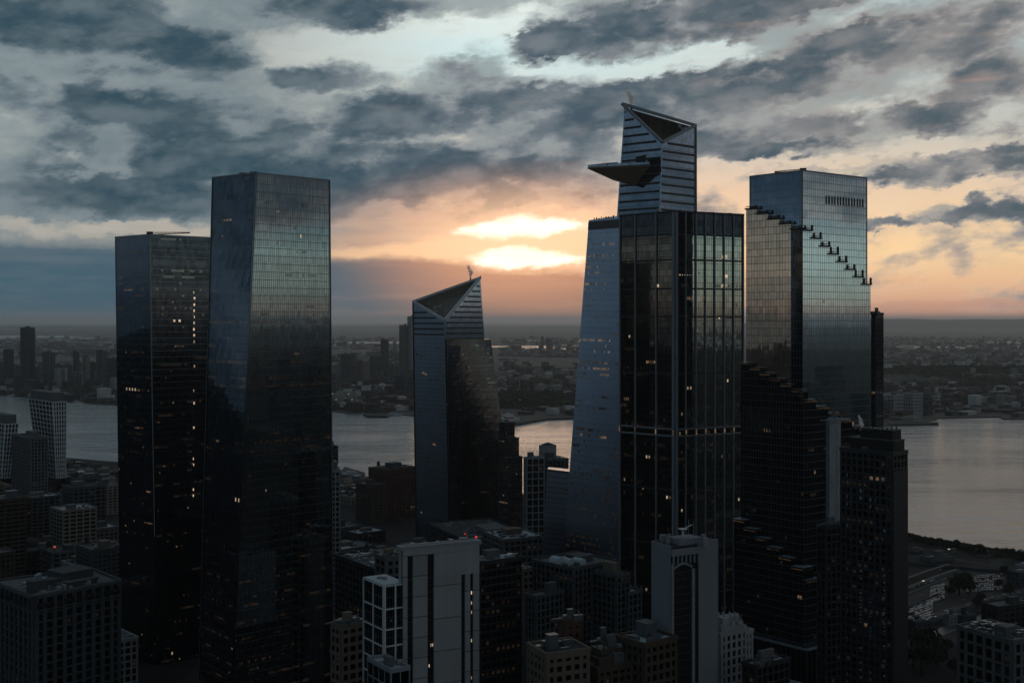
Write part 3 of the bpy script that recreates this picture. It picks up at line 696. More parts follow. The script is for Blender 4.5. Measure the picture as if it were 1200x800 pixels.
# the deck
T0 = W(688, 197.5, 893); R1 = W(724, 194.5, 915); R2 = W(762, 194.5, 884); U1 = W(719, 211.5, 906); U2 = W(744, 218, 896); K = W(755, 196, 905)
bm = bmesh.new()
for q in (T0, T0 + Vector((.6, 0, .9)), R1, R2, U1, U2, K, R2 + Vector((0, 0, 1.3)), R1 + Vector((0, 0, 1.3))): bm.verts.new(q - t.location)
bmesh.ops.convex_hull(bm, input=bm.verts); me = bpy.data.meshes.new('observation_deck'); bm.to_mesh(me); bm.free(); me.materials.append(solid('deck_cladding', (.15, .11, .085), .5, .2)); deck = bpy.data.objects.new('observation_deck', me); C.objects.link(deck); deck.parent = t
mb = MB()
for k in range(1, 7): u = k / 7; mb.beam(T0.lerp(U1, u) + Vector((0, -.2, -.1)), T0.lerp(R2, u) + Vector((0, -.3, .2)), .28)
mb.build('soffit_ribs', M['frame_grey'], deck, 'stuff')
mb = MB(); e0, e1_, e2_ = T0 + Vector((.5, 0, 1)), R2 + Vector((-.5, 0, 1.4)), R1 + Vector((0, 0, 1.4)); up = Vector((0, 0, 1.6))
for a_, b_ in ((e0, e1_), (e0, e2_)): mb.quad(a_, b_, b_ + up, a_ + up)
mb.build('glass_balustrade', M['g_blue'], deck)
mb = MB(); rr = random.Random(6)
for k in range(26): u = rr.random(); v = rr.random(); q = e0.lerp(e1_, .1 + u * .85).lerp(e2_, v * .5); mb.box(q, .5, .5, rr.uniform(1.5, 1.9))
mb.build('distant_visitors', M['black'], deck, 'stuff')
mb = MB(); q = fL; mb.hexa([W(745, 196, 889), W(757, 196, 885.5), W(757, 196, 890), W(745, 196, 894)], [W(745, 184, 889), W(757, 181, 885.5), W(757, 181, 890), W(745, 184, 894)]); mb.build('deck_entrance', M['black'], t)
# its lower shoulder on the left
sa = (G(655, 934), W(690, 258, 934)); sb = (G(742, 880), W(748, 253, 880)); sc = (G(800, 925), W(796, 253, 925)); sd_ = (G(705, 965), W(722, 253, 965))
fs = faces_of([sb[0], sc[0], sd_[0], sa[0]], [sb[1], sc[1], sd_[1], sa[1]])
mb = MB()
for f in fs: skin(mb, f)
mb.poly([sb[1], sc[1], sd_[1], sa[1]]); mb.build('shoulder_glass', M['g_frit'], t)
sp = MB(); ld = MB(); lt = MB(); lw = MB(); rr = random.Random(41); f = fs[3]; floors(sp, f, 4.3, .22, .08)
for v0_, v1_ in ((.80, .97), (.60, .70), (.42, .46)): lights(lt, f, 4.3, 1.6, .22, rr, v0=v0_, v1=v1_, u1=.55)
lights(lt, f, 4.3, 1.6, .9, rr, v0=.82, v1=.93, u0=.0, u1=.10); lights(ld, f, 4.3, 1.6, .12, rr)
sp.build('floor_bands', M['frame_glassy'], t, 'stuff'); lt.build('lit_windows', M['lit'], t, 'stuff'); ld.build('dim_windows', M['lit_dim'], t, 'stuff')
for v in (.985,): mb = MB(); mb.bar(f.p(0, v), f.p(1, v), 6.5, f.n, .35); mb.build('top_band', M['frame_dark'], t)
mb = MB(); rr = random.Random(3)
for k in range(9): q = sa[1].lerp(sb[1], .12 + k * .05); mb.box(q + Vector((0, 3, 0)), rr.uniform(.5, 1.4), 1, rr.uniform(1, 2.4))
mb.build('roof_plant', M['frame_dark'], t, 'stuff')

# blue sloping base block and its dark neighbour
c0 = G(655, 1010)
t = thing('sloping_glass_block', 'blue glass block with a sloping right edge at the foot of the observation deck tower', 'building', (c0.x, c0.y, 0))
bt = [G(634, 1000), G(682, 985), G(686, 1020), G(636, 1040)]; tp = [W(641, 550, 1000), W(690, 556, 985), W(693, 552, 1020), W(643, 547, 1040)]
fs = faces_of(bt, tp); mb = MB()
for f in fs: skin(mb, f)
mb.poly(tp); mb.build('glass_face', M['g_frit'], t)
sp = MB(); floors(sp, fs[0], 4.3, .4, .15); piers(sp, fs[0], 14, .12, .15); sp.build('floor_bands', M['frame_dark'], t, 'stuff')
mb = MB(); mb.bar(fs[0].p(0, 1), fs[0].p(1, 1), 1.2, fs[0].n, .6); mb.build('parapet', M['frame_grey'], t)
lt = MB(); lights(lt, fs[0], 4.3, 2, .01, random.Random(2)); lt.build('dim_windows', M['lit_dim'], t, 'stuff')
t = block('dark_midrise', 'dark glass block with a lit top floor right of the blue sloping block', 'building', rect(680, 690, 732, 965, 20), zat(549, 965), 'dark', 4.2, 3, .4, .7, .2, 51, .05, tank=False, dimlit=.4)
mb = MB(); q = W(717, 555, 959); mb.box(q, 3.2, .5, 2.0); mb.build('bright_windows', M['lit_white'], t, 'stuff')

# --- bayed tower in front --------------------------------------------------------------
zt = zat(247.5, 816)
foot = [G(791, 816), G(871, 843), G(812, 880), G(726.5, 849)]
t = thing('bayed_skyscraper', 'broad black tower with heavy vertical piers and bright sky mirrored in its right windows', 'skyscraper', centre(foot))
bot, top = ring(foot, 0), ring(foot, zt); fs = faces_of(bot, top)
fR, fL = fs[0], fs[3]
BAYR = [(791, 803), (803, 815), (815, 826), (826, 837), (837, 848), (848, 859), (859, 871)]; BAYL = [(726.5, 745), (745, 769.5), (769.5, 791)]
def ux(f, px):      # where picture column px falls along a face
    lo, hi = 0.0, 1.0
    for _ in range(30):
        mm = (lo + hi) / 2; x, _y = proj(f.p(mm, .5))
        if x < px: lo = mm
        else: hi = mm
    return (lo + hi) / 2
ZB = [zt, zat(274, 816), zat(304, 816), zat(338, 816), zat(371, 816), zat(438, 816), zat(503, 816), zat(511, 816), zat(575, 816), zat(640, 816), zat(700, 816), 0]
rr = random.Random(77)
for f, bays, isr in ((fR, BAYR, 1), (fL, BAYL, 0)):
    us = [ux(f, b[0]) for b in bays] + [1.0]; us[0] = 0
    for i in range(len(bays)):
        for k in range(len(ZB) - 1):
            v1, v0 = ZB[k] / zt, ZB[k + 1] / zt; mb = MB(); mb.quad(f.p(us[i], v0), f.p(us[i + 1], v0), f.p(us[i + 1], v1), f.p(us[i], v1), ((us[i] * f.w, v0 * zt), (us[i + 1] * f.w, v0 * zt), (us[i + 1] * f.w, v1 * zt), (us[i] * f.w, v1 * zt)))
            mt = 'g_fifty' if isr and 1 <= k <= 9 and i >= 1 else 'g_fifty_side'  # darker glass in the corner bay stands in for something dark mirrored there
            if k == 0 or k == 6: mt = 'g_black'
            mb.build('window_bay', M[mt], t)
    for i in range(len(bays) + 1):
        w = 1.9 if (i == 0 and isr) or (i == len(bays) and not isr) else .75
        u = min(max(us[i], .5 * w / f.w), 1 - .5 * w / f.w); mb = MB(); mb.bar(f.p(u, 0), f.p(u, 1.0), w, f.n, 1.1); mb.build('pier', M['frame_light'] , t)
    for k in range(1, len(ZB) - 1):
        mb = MB(); v = ZB[k] / zt; mb.bar(f.p(0, v), f.p(1, v), 1.1, f.n, .7); mb.build('spandrel', M['frame_dark'] if k not in (6, 7) else M['frame_light'], t)
    sp = MB(); floors(sp, f, 4.4, .22, .15); n = int(f.w / 1.6); piers(sp, f, n, .07, .12, ends=False); sp.build('floor_bands', M['frame_dark'], t, 'stuff')
    lt, ld, lw = MB(), MB(), MB()
    lights(lt, f, 4.4, 1.6, .012, rr, v0=.1, v1=.9); lights(ld, f, 4.4, 1.6, .07, rr, v0=.05, v1=.9); lights(lw, f, 4.4, 2.4, .006, rr, v1=.9, ww=.5)
    for u in us[1 if isr else 0:-1] + [.985]:
        o_ = f.n * 1.25; va, vb = (ZB[7] + .5) / zt, (ZB[6] - .6) / zt; du = .5 / f.w; u = max(.01, u)
        lt.quad(f.p(u - du, va) + o_, f.p(u + du, va) + o_, f.p(u + du, vb) + o_, f.p(u - du, vb) + o_)
    if isr:
        for px_, py_ in ((851, 301), (851, 324), (851, 334), (846, 301), (846, 335)):
            u = ux(f, px_ - 1.6); u2 = ux(f, px_ + 1.2); va = zat(py_ + 2, 835) / zt; vb = zat(py_ - 2, 835) / zt; o_ = f.n * .3; lw.quad(f.p(u, va) + o_, f.p(u2, va) + o_, f.p(u2, vb) + o_, f.p(u, vb) + o_)
        for px_ in range(793, 812, 3):
            u = ux(f, px_); va = zat(322.5, 816) / zt; vb = zat(321.3, 816) / zt; o_ = f.n * .3; lw.quad(f.p(u, va) + o_, f.p(u + .012, va) + o_, f.p(u + .012, vb) + o_, f.p(u, vb) + o_)
    lt.build('lit_windows', M['lit'], t, 'stuff'); ld.build('dim_windows', M['lit_dim'], t, 'stuff'); lw.build('bright_windows', M['lit_white'], t, 'stuff')
mb = MB(); skin(mb, fs[1]); skin(mb, fs[2]); mb.build('rear_wall', M['g_black'], t)
mb = MB(); mb.poly([p + Vector((0, 0, -1)) for p in inset(top, .5)]); mb.build('roof', M['roof_dark'], t)
mb = MB(); [mb.bar(f.p(0, 1), f.p(1, 1), .9, f.n, 1.2, back=.5) for f in fs]; mb.build('parapet', M['frame_dark'], t)
mb = MB(); rr = random.Random(5)
for k in range(6): q = top[0].lerp(top[1], rr.uniform(.1, .9)) + Vector((-2, 5, 0)); mb.box(q, rr.uniform(1, 3), 1, rr.uniform(.6, 1.4))
mb.build('roof_plant', M['frame_dark'], t, 'stuff')

# --- tower wound by stepped terraces -------------------------------------------------
nr, rt, bk_, lf = G(940, 712), G(1016, 750), G(954, 786), G(878.5, 742)
foot = [nr, rt, bk_, lf]; zt = zat(200, 712)
t = thing('terraced_skyscraper', 'teal glass tower at right with a staircase of dark terraces winding around it', 'skyscraper', centre(foot))
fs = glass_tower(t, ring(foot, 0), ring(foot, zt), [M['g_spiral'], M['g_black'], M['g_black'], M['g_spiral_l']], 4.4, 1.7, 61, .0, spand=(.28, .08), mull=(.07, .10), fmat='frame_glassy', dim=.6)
fR, fL = fs[0], fs[3]
mb = MB()
for i in range(14):      # dark vents high on the right face
    u = .36 + i * .044; v0, v1 = zat(241, 735) / zt, zat(231, 735) / zt; mb.bar(fR.p(u, v0), fR.p(u, v1), 1.3, fR.n, .15); mb.build('vent_slot', M['frame_dark'], t); mb = MB()
c = ring([centre(foot)], zt)[0]; crane(t, Vector((c.x - 14, c.y - 22, zt - 1.2)), 2.9, 17, 2.2, .0)
e1 = (rt - nr).normalized(); e2 = (lf - nr).normalized()
def terrace(root, c, ax, n, w, dep, h):
    """one terrace: slab, end screen, planting"""
    sl = MB(); sl.bar(c - ax * w / 2, c + ax * w / 2, .9, n, dep); o = sl.build('terrace_slab', M['black'], root)
    sc_ = MB(); p0 = c + ax * (w / 2 - .5); sc_.bar(p0 + n * (dep - 1.4), p0 + n * (dep - 1.4) + Vector((0, 0, h * random.Random(c.x).uniform(.55, 1.05))), .6, n, 1.2); sc_.build('terrace_screen', M['black'], o)
    ra = MB(); ra.bar(c - ax * w / 2 + Vector((0, 0, 1.4)), c + ax * w / 2 + Vector((0, 0, 1.4)), .12, n, dep); ra.build('terrace_rail', M['frame_light'], o)
def tier(root, off, zl, znl, znr, zr, nL, nR, mL, mR, exL=0.0, exR=0.0, tm=1.0, corner=None, glow=None):
    """a glass skin standing off metres proud whose top steps down around the corner"""
    N = nr - (e1 + e2) * off; LL, LR = (lf - nr).length + exL, (rt - nr).length + exR; nFr = Vector((e1.y, -e1.x, 0)); nFl = Vector((-e2.y, e2.x, 0))
    sp = MB(); ld = MB(); lt = MB(); rr = random.Random(int(off * 10)); edge_ = MB()
    for k in range(nL + nR):
        left = k < nL
        if left: a_, b_ = 1 - k / nL, 1 - (k + 1) / nL; z = zl + (znl - zl) * (k + .5) / nL; pa, pb = N + e2 * (LL + off) * a_, N + e2 * (LL + off) * b_; nn = nFl; mat = mL
        else: kk = k - nL; a_, b_ = kk / nR, (kk + 1) / nR; z = znr + (zr - znr) * (kk + .5) / nR; pa, pb = N + e1 * (LR + off) * a_, N + e1 * (LR + off) * b_; nn = nFr; mat = mR
        if corner and left and k >= nL - corner: mat = M['g_black']  # black glass stands in for a dark building mirrored in the corner column
        z = max(4, z); f = Face(pa, pb, Vector((pb.x, pb.y, z)), Vector((pa.x, pa.y, z)))
        mb = MB(); base_u = k * f.w; mb.quad(f.bl, f.br, f.tr, f.tl, ((base_u, 0), (base_u + f.w, 0), (base_u + f.w, z), (base_u, z)))
        dv = nn * -off; mb.quad(f.tl, f.tr, f.tr + dv, f.tl + dv); mb.quad(f.br, f.br + dv, f.tr + dv, f.tr); mb.quad(f.bl + dv, f.bl, f.tl, f.tl + dv)
        mb.build('glass_bay', mat, root)
        floors(sp, f, 4.4, .26, .09); piers(sp, f, max(2, int(f.w / 1.7)), .07, .1, ends=True)
        lights(ld, f, 4.4, 1.7, .04 if off > 3 else .0, rr); lights(lt, f, 4.4, 1.7, .004 if off > 3 else .001, rr)
        c_ = (f.tl + f.tr) / 2 + nn * -off; ax = (pb - pa).normalized(); w = f.w
        terrace(root, Vector((c_.x, c_.y, z + .3)), ax, nn, w * 1.02, off + 1.4, (abs(zl - znl) / max(1, nL) * tm + 1.0) * (.45 if left else 1.1))
        if glow: q0 = f.tl + nn * 1.45 + Vector((0, 0, .2)); q1 = f.tr + nn * 1.45 + Vector((0, 0, .2)); edge_.quad(q0, q1, q1 + Vector((0, 0, .35)), q0 + Vector((0, 0, .35)))
    sp.build('floor_bands', M['frame_grey'], root, 'stuff'); ld.build('dim_windows', M['lit_dim'], root, 'stuff'); lt.build('lit_windows', M['lit'], root, 'stuff')
    if glow: edge_.build('terrace_edge_glow', glow, root, 'stuff')
M['g_warm'] = glass('warm_reflection_glass', (.66, .49, .37), 1.6, 4.4, .03, .004, .3)  # warm low sky mirrored in the left bays is put into the tint
Z = lambda y, d=712: zat(y, d)
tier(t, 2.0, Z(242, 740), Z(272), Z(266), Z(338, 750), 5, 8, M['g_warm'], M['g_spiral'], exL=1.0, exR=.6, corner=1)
# a second and third winding lower down, each wider
M['terrace_glow'] = emit('terrace_ledge_glow', (1, .62, .34, 1), .07)  # added glow stands in for the paler ledge edges, not for lamps
tier(t, 4.5, Z(424, 740), Z(462), Z(466), Z(512, 750), 6, 6, M['g_black'], M['g_black'], exL=3.0, exR=1.5, tm=.6, glow=M['terrace_glow'])  # black glass carries the dark ground mirrored in the lower tiers
tier(t, 8.5, Z(606, 740), Z(668), Z(672), Z(720, 750), 6, 6, M['g_black'], M['g_black'], exL=5.0, exR=2, tm=.5, glow=M['terrace_glow'])
# fins on the second tier
N = nr - (e1 + e2) * 4.5; nFl = Vector((-e2.y, e2.x, 0)); LL = (lf - nr).length + 7.5
for i in range(15):
    q = N + e2 * LL * (.33 + .66 * i / 15); mb = MB(); mb.bar(Vector((q.x, q.y, Z(506, 730))), Vector((q.x, q.y, Z(476, 730))), .8, nFl, .5); mb.build('louvre_fin', M['frame_dark'], t)
# podium
pf = [nr - (e1 + e2) * 14, nr + e1 * 62 - e2 * 14, nr + e1 * 62 + e2 * 50, nr + e2 * 50 - e1 * 14]
mb = MB(); q0, q1 = ring(pf, 0), ring(pf, Z(757, 700))
for f in faces_of(q0, q1): skin(mb, f)
mb.poly(q1); mb.build('podium', M['g_black'], t); mb = MB(); [mb.bar(f.p(0, 1), f.p(1, 1), 1.2, f.n, .8) for f in faces_of(q0, q1)[::3]]; mb.build('podium_cornice', M['frame_light'], t)
mb = MB(); [piers(mb, f, 18, .5, .4) for f in faces_of(q0, q1)[::3]]; mb.build('podium_piers', M['frame_dark'], t, 'stuff')

# slender dark tower behind
block('slender_tower', 'slender dark tower standing behind the right edge of the terraced tower', 'skyscraper', rect(1021, 1026, 1035, 900), zat(368, 900), 'dark', 3.6, 2.4, .5, .6, .3, 81, .03, tank=False)
block('added_dark_midrise', 'added dark block hiding the pale slab wall foot left of the dark residential tower', 'building', rect(958, 968, 992, 600, 30), zat(618, 600), 'dark', 3.8, 3.2, .8, 1.0, .3, 83, .01, tank=False)  # added block standing in for the darkness at the foot of the slab
# pale slab
t = block('pale_slab_building', 'pale grey slab wall standing between the terraced tower and the dark stepped tower', 'building', rect(970, 972, 985, 640, 20), zat(494, 640), 'white', 14, 30, 3.0, 11.5, .15, 82, .0, tank=False, dimlit=0)
# ------------------------------------------------------------------ buildings in front
# dark stepped residential tower at the right
foot = rect(985, 1046, 1063, 520)
t = block('dark_residential_tower', 'black stepped-top residential tower standing before the river at right', 'skyscraper', foot, zat(532, 520), 'dark', 3.3, 3.0, .9, .9, .35, 91, .012, tank=False, dimlit=.25, rich=.2, wall=M['frame_dark'])
ft2 = rect(996, 1047, 1060, 525); root = t
for ft, za, zb in ((ft2, zat(532, 520), zat(517, 522)), (rect(1008, 1046, 1056, 528), zat(517, 522), zat(505, 524))):
    q0, q1 = ring(ft, za), ring(ft, zb); mb = MB(); [skin(mb, f) for f in faces_of(q0, q1)]; mb.poly(q1); mb.build('crown_block', M['black'], root)
    mb = MB(); [mb.bar(f.p(0, 1), f.p(1, 1), .5, f.n, .25) for f in faces_of(q0, q1)]; mb.build('crown_rim', M['frame_grey'], root)
f = faces_of(ring(foot, 0), ring(foot, zat(532, 520)))
mb = MB(); mb.quad(*[f[0].p(u, v) + f[0].n * .45 for u, v in ((.0, 0), (1, 0), (1, .955), (0, .955))]); mb.build('blank_wall', M['frame_dark'], root)
mb = MB(); rr = random.Random(4); fl = f[3]; nb, nf = 11, 52
for j in (1, 2, 4, 6, 7, 9):
    for k in range(nf - 2):
        if rr.random() < .42: mb.quad(*[fl.p((j + a) / nb, (k + b_) / nf) + fl.n * .14 for a, b_ in ((.15, .25), (.6, .25), (.6, .85), (.15, .85))])
mb.build('pale_curtains', FAC['white'], root, 'stuff')
mb = MB(); [mb.quad(*[fl.p((.93), (k + .25) / nf) + fl.n * .4, fl.p(.985, (k + .25) / nf) + fl.n * .4, fl.p(.985, (k + .8) / nf) + fl.n * .4, fl.p(.93, (k + .8) / nf) + fl.n * .4]) for k in range(nf)]
mb.build('corner_windows', M['g_blue'], root, 'stuff')
mb = MB(); rr = random.Random(1)
for k in range(8): q = W(1012 + k * 5.5, 504, 530); mb.box(q, .5, .5, rr.uniform(.6, 2.2))
mb.build('mast', M['frame_dark'], root, 'stuff')
steam(root, W(1009, 503, 540), 6, .9, 14)

# white slab with black slots
M['concrete'] = solid('pale_concrete', (.27, .28, .30), .8, .2, .05)
def per_piece(m, amt):
    S.nt = m.node_tree; p_ = next(n for n in S.nt.nodes if n.type == 'BSDF_PRINCIPLED'); oi = S.nt.nodes.new('ShaderNodeObjectInfo'); f_ = S(oi.outputs['Random']) * amt + (1 - amt / 2)
    src = S(p_.inputs['Base Color'].links[0].from_socket); put(p_, 'Base Color', vmath('MULTIPLY', src, comb(f_, f_, f_)))
per_piece(M['concrete'], .22)
foot = rect(468, 471.5, 560.5, 430, 26); z = zat(644.5, 430)
c = centre(foot); t = thing('white_slab_tower', 'pale concrete slab tower with black vertical window slots at bottom centre', 'skyscraper', (c.x, c.y, 0))
fs = faces_of(ring(foot, 0), ring(foot, z)); mb = MB(); [skin(mb, f) for f in fs]; mb.poly(ring(foot, z)); mb.build('wall', M['black'], t)
f = fs[0]
def panel(root, f, xa, xb, va, vb, nm, m, off): 
    u0, u1 = ux(f, xa), ux(f, xb)
    if xa <= 472: u0 = 0
    if xb >= 560: u1 = 1
    a, b, c_, d_ = f.p(u0, va), f.p(u1, va), f.p(u1, vb), f.p(u0, vb); mb = MB(); o, i = f.n * off, f.n * -.05
    mb.quad(a + o, b + o, c_ + o, d_ + o); mb.quad(b + i, b + o, a + o, a + i); mb.quad(c_ + i, c_ + o, b + o, b + i); mb.quad(d_ + i, d_ + o, c_ + o, c_ + i); mb.quad(a + i, a + o, d_ + o, d_ + i); return mb.build(nm, m, root)
H = z; cols = [(471, 476.5), (483, 500), (507.5, 539.5), (544, 550), (553.5, 561)]
seam = 7.4
for i, (xa, xb) in enumerate(cols):
    vt = .985; vb_ = .30; zz = H * .985; k = 0
    while zz > H * .3 and k < 14:
        z2 = zz - seam * (1.0 if i != 2 else 1.6); panel(t, f, xa, xb, z2 / H + .0006, zz / H - .0012, 'wall_panel', M['concrete'], .9); zz = z2; k += 1
    panel(t, f, xa, xb, .0, zz / H - .0006, 'wall_panel', M['concrete'], .9)
panel(t, f, 471, 561, .9855, 1.0, 'wall_panel', M['concrete'], .95)
panel(t, f, 507.5, 561, .925, .985, 'wall_panel', M['concrete'], .93)
for i, f_ in enumerate(fs[1:]): mb = MB(); mb.quad(*[q + f_.n * .3 for q in (f_.bl, f_.br, f_.tr, f_.tl)]); mb.build('side_wall', M['concrete'], t)
mb = MB(); rr = random.Random(3)
for (xa, xb) in ((477.5, 482.5), (501, 506.5), (540, 543.5), (550.5, 553)):
    u0, u1 = ux(f, xa), ux(f, xb)
    for k in range(38):
        v = .3 + k * .0178
        if v < .93: mb.bar(f.p(u0, v), f.p(u1, v), .35, f.n, .3)
mb.build('floor_bands', M['frame_dark'], t, 'stuff')
mb = MB()
for px_, py_ in ((551.5, 697), (551.5, 709), (551.5, 720), (551.5, 753), (504, 752.5), (506, 752.5), (502, 776), (551.5, 797), (544, 716)):
    u = ux(f, px_); v = zat(py_, 440) / H; mb.quad(*[f.p(u + a, v + b_) + f.n * .35 for a, b_ in ((0, 0), (.012, 0), (.012, .008), (0, .008))])
mb.build('bright_windows', M['lit_white'], t, 'stuff')
mb = MB(); top = ring(foot, z); mb.poly([p + Vector((0, 0, .02)) for p in inset(top, .5)]); mb.build('roof', M['roof_dark'], t)
mb = MB(); o_, i_ = inset(top, -.95), inset(top, .8); U_ = Vector((0, 0, 1.3))
for i in range(4): j = (i + 1) % 4; mb.quad(o_[i] + U_, o_[j] + U_, i_[j] + U_, i_[i] + U_); mb.quad(i_[i], i_[j], i_[j] + U_, i_[i] + U_); mb.quad(o_[i] + Vector((0,0,.02)), o_[j] + Vector((0,0,.02)), o_[j] + U_, o_[i] + U_)
mb.build('parapet', M['concrete'], t); mb = MB(); c = centre(top); e = (top[1] - top[0]).normalized()
for k in range(5): q = top[0].lerp(top[1], .15 + .17 * k) + Vector((-1, 5, .1)); mb.box(q, rr.uniform(1, 4), rr.uniform(1, 3), rr.uniform(.8, 2), .45)
mb.build('roof_plant', M['frame_grey'], t, 'stuff')

# glass block with a white grid beside it
foot = rect(426, 450, 476, 426, 33); z = zat(685.5, 426); c = centre(foot); t = thing('white_grid_building', 'dark glass block with a white frame grid, left of the concrete slab tower', 'building', (c.x, c.y, 0))
fs = faces_of(ring(foot, 0), ring(foot, z)); mb = MB(); [skin(mb, f) for f in fs]; mb.build('window_glass', M['g_black'], t)
for i in (0, 3):
    f = fs[i]
    for u in ((0, .5, 1) if i == 3 else (0, .5)):
        u = min(max(u, .3 / f.w), 1 - .3 / f.w); mb = MB(); mb.bar(f.p(u, 0), f.p(u, 1), .55, f.n, .35); mb.build('frame_post', M['frame_white'], t)
    for k, y in enumerate((686.5, 714, 738, 757.5, 776, 795)):
        v = min(zat(y, 426) / z, 1 - .35 / z); mb = MB(); mb.bar(f.p(0, v), f.p(1, v), .5, f.n, .30); mb.build('frame_rail', M['frame_white'], t)
    mb = MB(); floors(mb, f, 3.6, .12, .1); piers(mb, f, 8, .08, .12, ends=False); mb.build('mullions', M['frame_grey'], t, 'stuff')
    lt = MB(); lights(lt, f, 3.6, 2.2, .05, random.Random(4 + i), hh=.3, ww=.4, v0=.4); lt.build('dim_windows', M['lit_dim'], t, 'stuff')
mb = MB(); mb.poly(ring(foot, z + .06)); mb.build('roof', solid('blue_white_roof', (.36, .43, .46), .7, .12), t)
mb = MB(); mb.cyl(ring([centre(foot)], z + .1)[0], .8, 1.2, 8); mb.box(ring([centre(foot)], z + .1)[0] + Vector((-2, 2, 0)), 2, 1.5, .8); mb.build('roof_plant', M['frame_light'], t, 'stuff')
block('glass_annex', 'low glass annex with a pale rim in front of the white grid block', 'building', rect(431, 458, 480, 404, 33), zat(787, 404), 'slate', 5, 4, .3, .4, .2, 96, .0, tank=False, rich=.2, wall=M['frame_light'])

block('beige_building', 'small beige block with a cluttered roof tucked beside the tall leaning tower', 'building', rect(388, 399.5, 427, 500), zat(735, 500), 'cream', 3.8, 3.4, 1.2, 1.5, .3, 97, .01, wall=FAC['tan'], rich=3, tank=False)
# classical block bottom left
foot = [G(40, 600), G(141, 638), G(106, 668), G(-8, 636)]; z = zat(700, 600)
t = block('classical_office', 'long stone office block with tall pilasters and a cornice at the bottom left corner', 'building', foot, z, 'slate', 4.2, 5.4, 2.1, 1.1, .9, 98, .0, sdep=.15, rich=4, cornice=True, tank=True, roof=M['roof_grey'], dimlit=.05)
e = (foot[1] - foot[0]).normalized(); n_ = (foot[3] - foot[0]).normalized(); ang = angle_of(foot)
for (a, b_, w, dd, h) in ((6, 10, 8, 6, 6), (13, 14, 9, 6, 4.5), (30, 8, 18, 4, 2.5), (26, 18, 8, 5, 3)):
    mb = MB(); q = foot[0] + e * a + n_ * b_; mb.box(Vector((q.x, q.y, z + .1)), w, dd, h, ang); mb.box(Vector((q.x, q.y, z + .1 + h)), w + .6, dd + .6, .4, ang); mb.build('penthouse', FAC['slate'], t)
for f in (0, 3):
    ff = faces_of(ring(foot, 0), ring(foot, z))[f]; mb = MB(); nn = 13 if f == 0 else 10
    for i in range(nn):
        u = (i + .5) / nn; va, vb = 1 - 6.0 / z, 1 - 3.2 / z; a_, b2 = ff.p(u - .022, va), ff.p(u + .022, va); mb = MB(); mb.bar((a_ + b2) / 2, ff.p(u, vb), 2.0, ff.n, 1.05, back=-.5); mb.build('attic_window', M['black'], t)

# grey-green stepped block with rounded white roof shells
foot = rect(624.5, 672, 722, 640, 42); z = zat(667, 640)
t = block('grey_stepped_block', 'broad grey stepped block with vertical piers and pale barrel shells on its roof', 'building', foot, z, 'slate', 3.6, 3.4, 1.1, .8, .5, 101, .012, rich=1, tank=False, wall=FAC['slate'])
for nm_, fr_, zz in (('step_wing', rect(690, 722, 738, 636, 42), zat(676, 636)), ('step_wing', rect(700, 736, 752, 640, 42), zat(696, 640)), ('step_wing', rect(615, 628, 660, 622, 42), zat(700, 622))):
    block('x', '', '', fr_, zz, 'slate', 3.6, 3.4, 1.1, .8, .4, 102, .01, root=t, tank=False, rich=.5)
mb = MB(); e = (foot[1] - foot[0]).normalized(); n_ = (foot[3] - foot[0]).normalized()
for k, (a, b_) in enumerate(((3, 12), (6, 7), (12, 4.5))):
    q = foot[0] + e * a + n_ * b_; q.z = z + .2; R = 3.4 - k * .5; mb = MB(); prev = None
    for i in range(9):
        th = math.pi * i / 8; off = e * (-R * math.cos(th)); up = Vector((0, 0, R * .9 * math.sin(th) + 1.2)); a1 = q + off + up; b1 = a1 + n_ * 7
        if prev: mb.quad(prev[0], a1, b1, prev[1])
        prev = (a1, b1)
    mb.poly([q + e * (-R * math.cos(math.pi * i / 8)) + Vector((0, 0, R * .9 * math.sin(math.pi * i / 8) + 1.2)) for i in range(9)] + [q + e * R, q - e * R]); mb.build('roof_shell', M['roof_pale'], t)

# white blank-walled tower with dark central bay
foot = rect(764.5, 786, 840, 470, 30); z = zat(642, 470); c = centre(foot); t = thing('white_bay_tower', 'pale tower with two blank walls flanking a dark arched window bay, antennas on top', 'skyscraper', (c.x, c.y, 0))
fs = faces_of(ring(foot, 0), ring(foot, z)); f = fs[0]; M['pale_wall'] = solid('pale_blue_wall', (.19, .205, .235), .8, .12, .04)
mb = MB(); [skin(mb, g) for g in fs]; mb.poly(ring(foot, z)); mb.build('window_glass', M['black'], t)
def pan(f, u0, u1, z0_, z1_, nm, m, off):
    H_ = f.h; a, b, c_, d_ = f.p(u0, z0_ / H_), f.p(u1, z0_ / H_), f.p(u1, z1_ / H_), f.p(u0, z1_ / H_); o, i = f.n * off, f.n * -.05; mb = MB()
    mb.quad(a + o, b + o, c_ + o, d_ + o); mb.quad(b + i, b + o, a + o, a + i); mb.quad(c_ + i, c_ + o, b + o, b + i); mb.quad(d_ + i, d_ + o, c_ + o, c_ + i); mb.quad(a + i, a + o, d_ + o, d_ + i); return mb.build(nm, m, t)
u1, u2, u3, u4 = ux(f, 788.5), ux(f, 810), ux(f, 813), ux(f, 817.5)
pan(f, 0, u1, 0, z - 6, 'blank_wall', M['frame_light'], .8); pan(f, u4, 1, 0, z + 1.6, 'blank_wall', M['pale_wall'], .8); pan(f, u2, u3, 0, z - 9, 'pier', M['frame_light'], .8)
pan(f, 0, u4, z - 3.2, z - .6, 'wall_band', M['pale_wall'], .8); pan(fs[3], 0, 1, 0, z + 1, 'blank_wall', M['pale_wall'], .5); pan(fs[1], 0, 1, 0, z + 1, 'blank_wall', M['pale_wall'], .5); pan(fs[2], 0, 1, 0, z + 1, 'blank_wall', M['pale_wall'], .5)
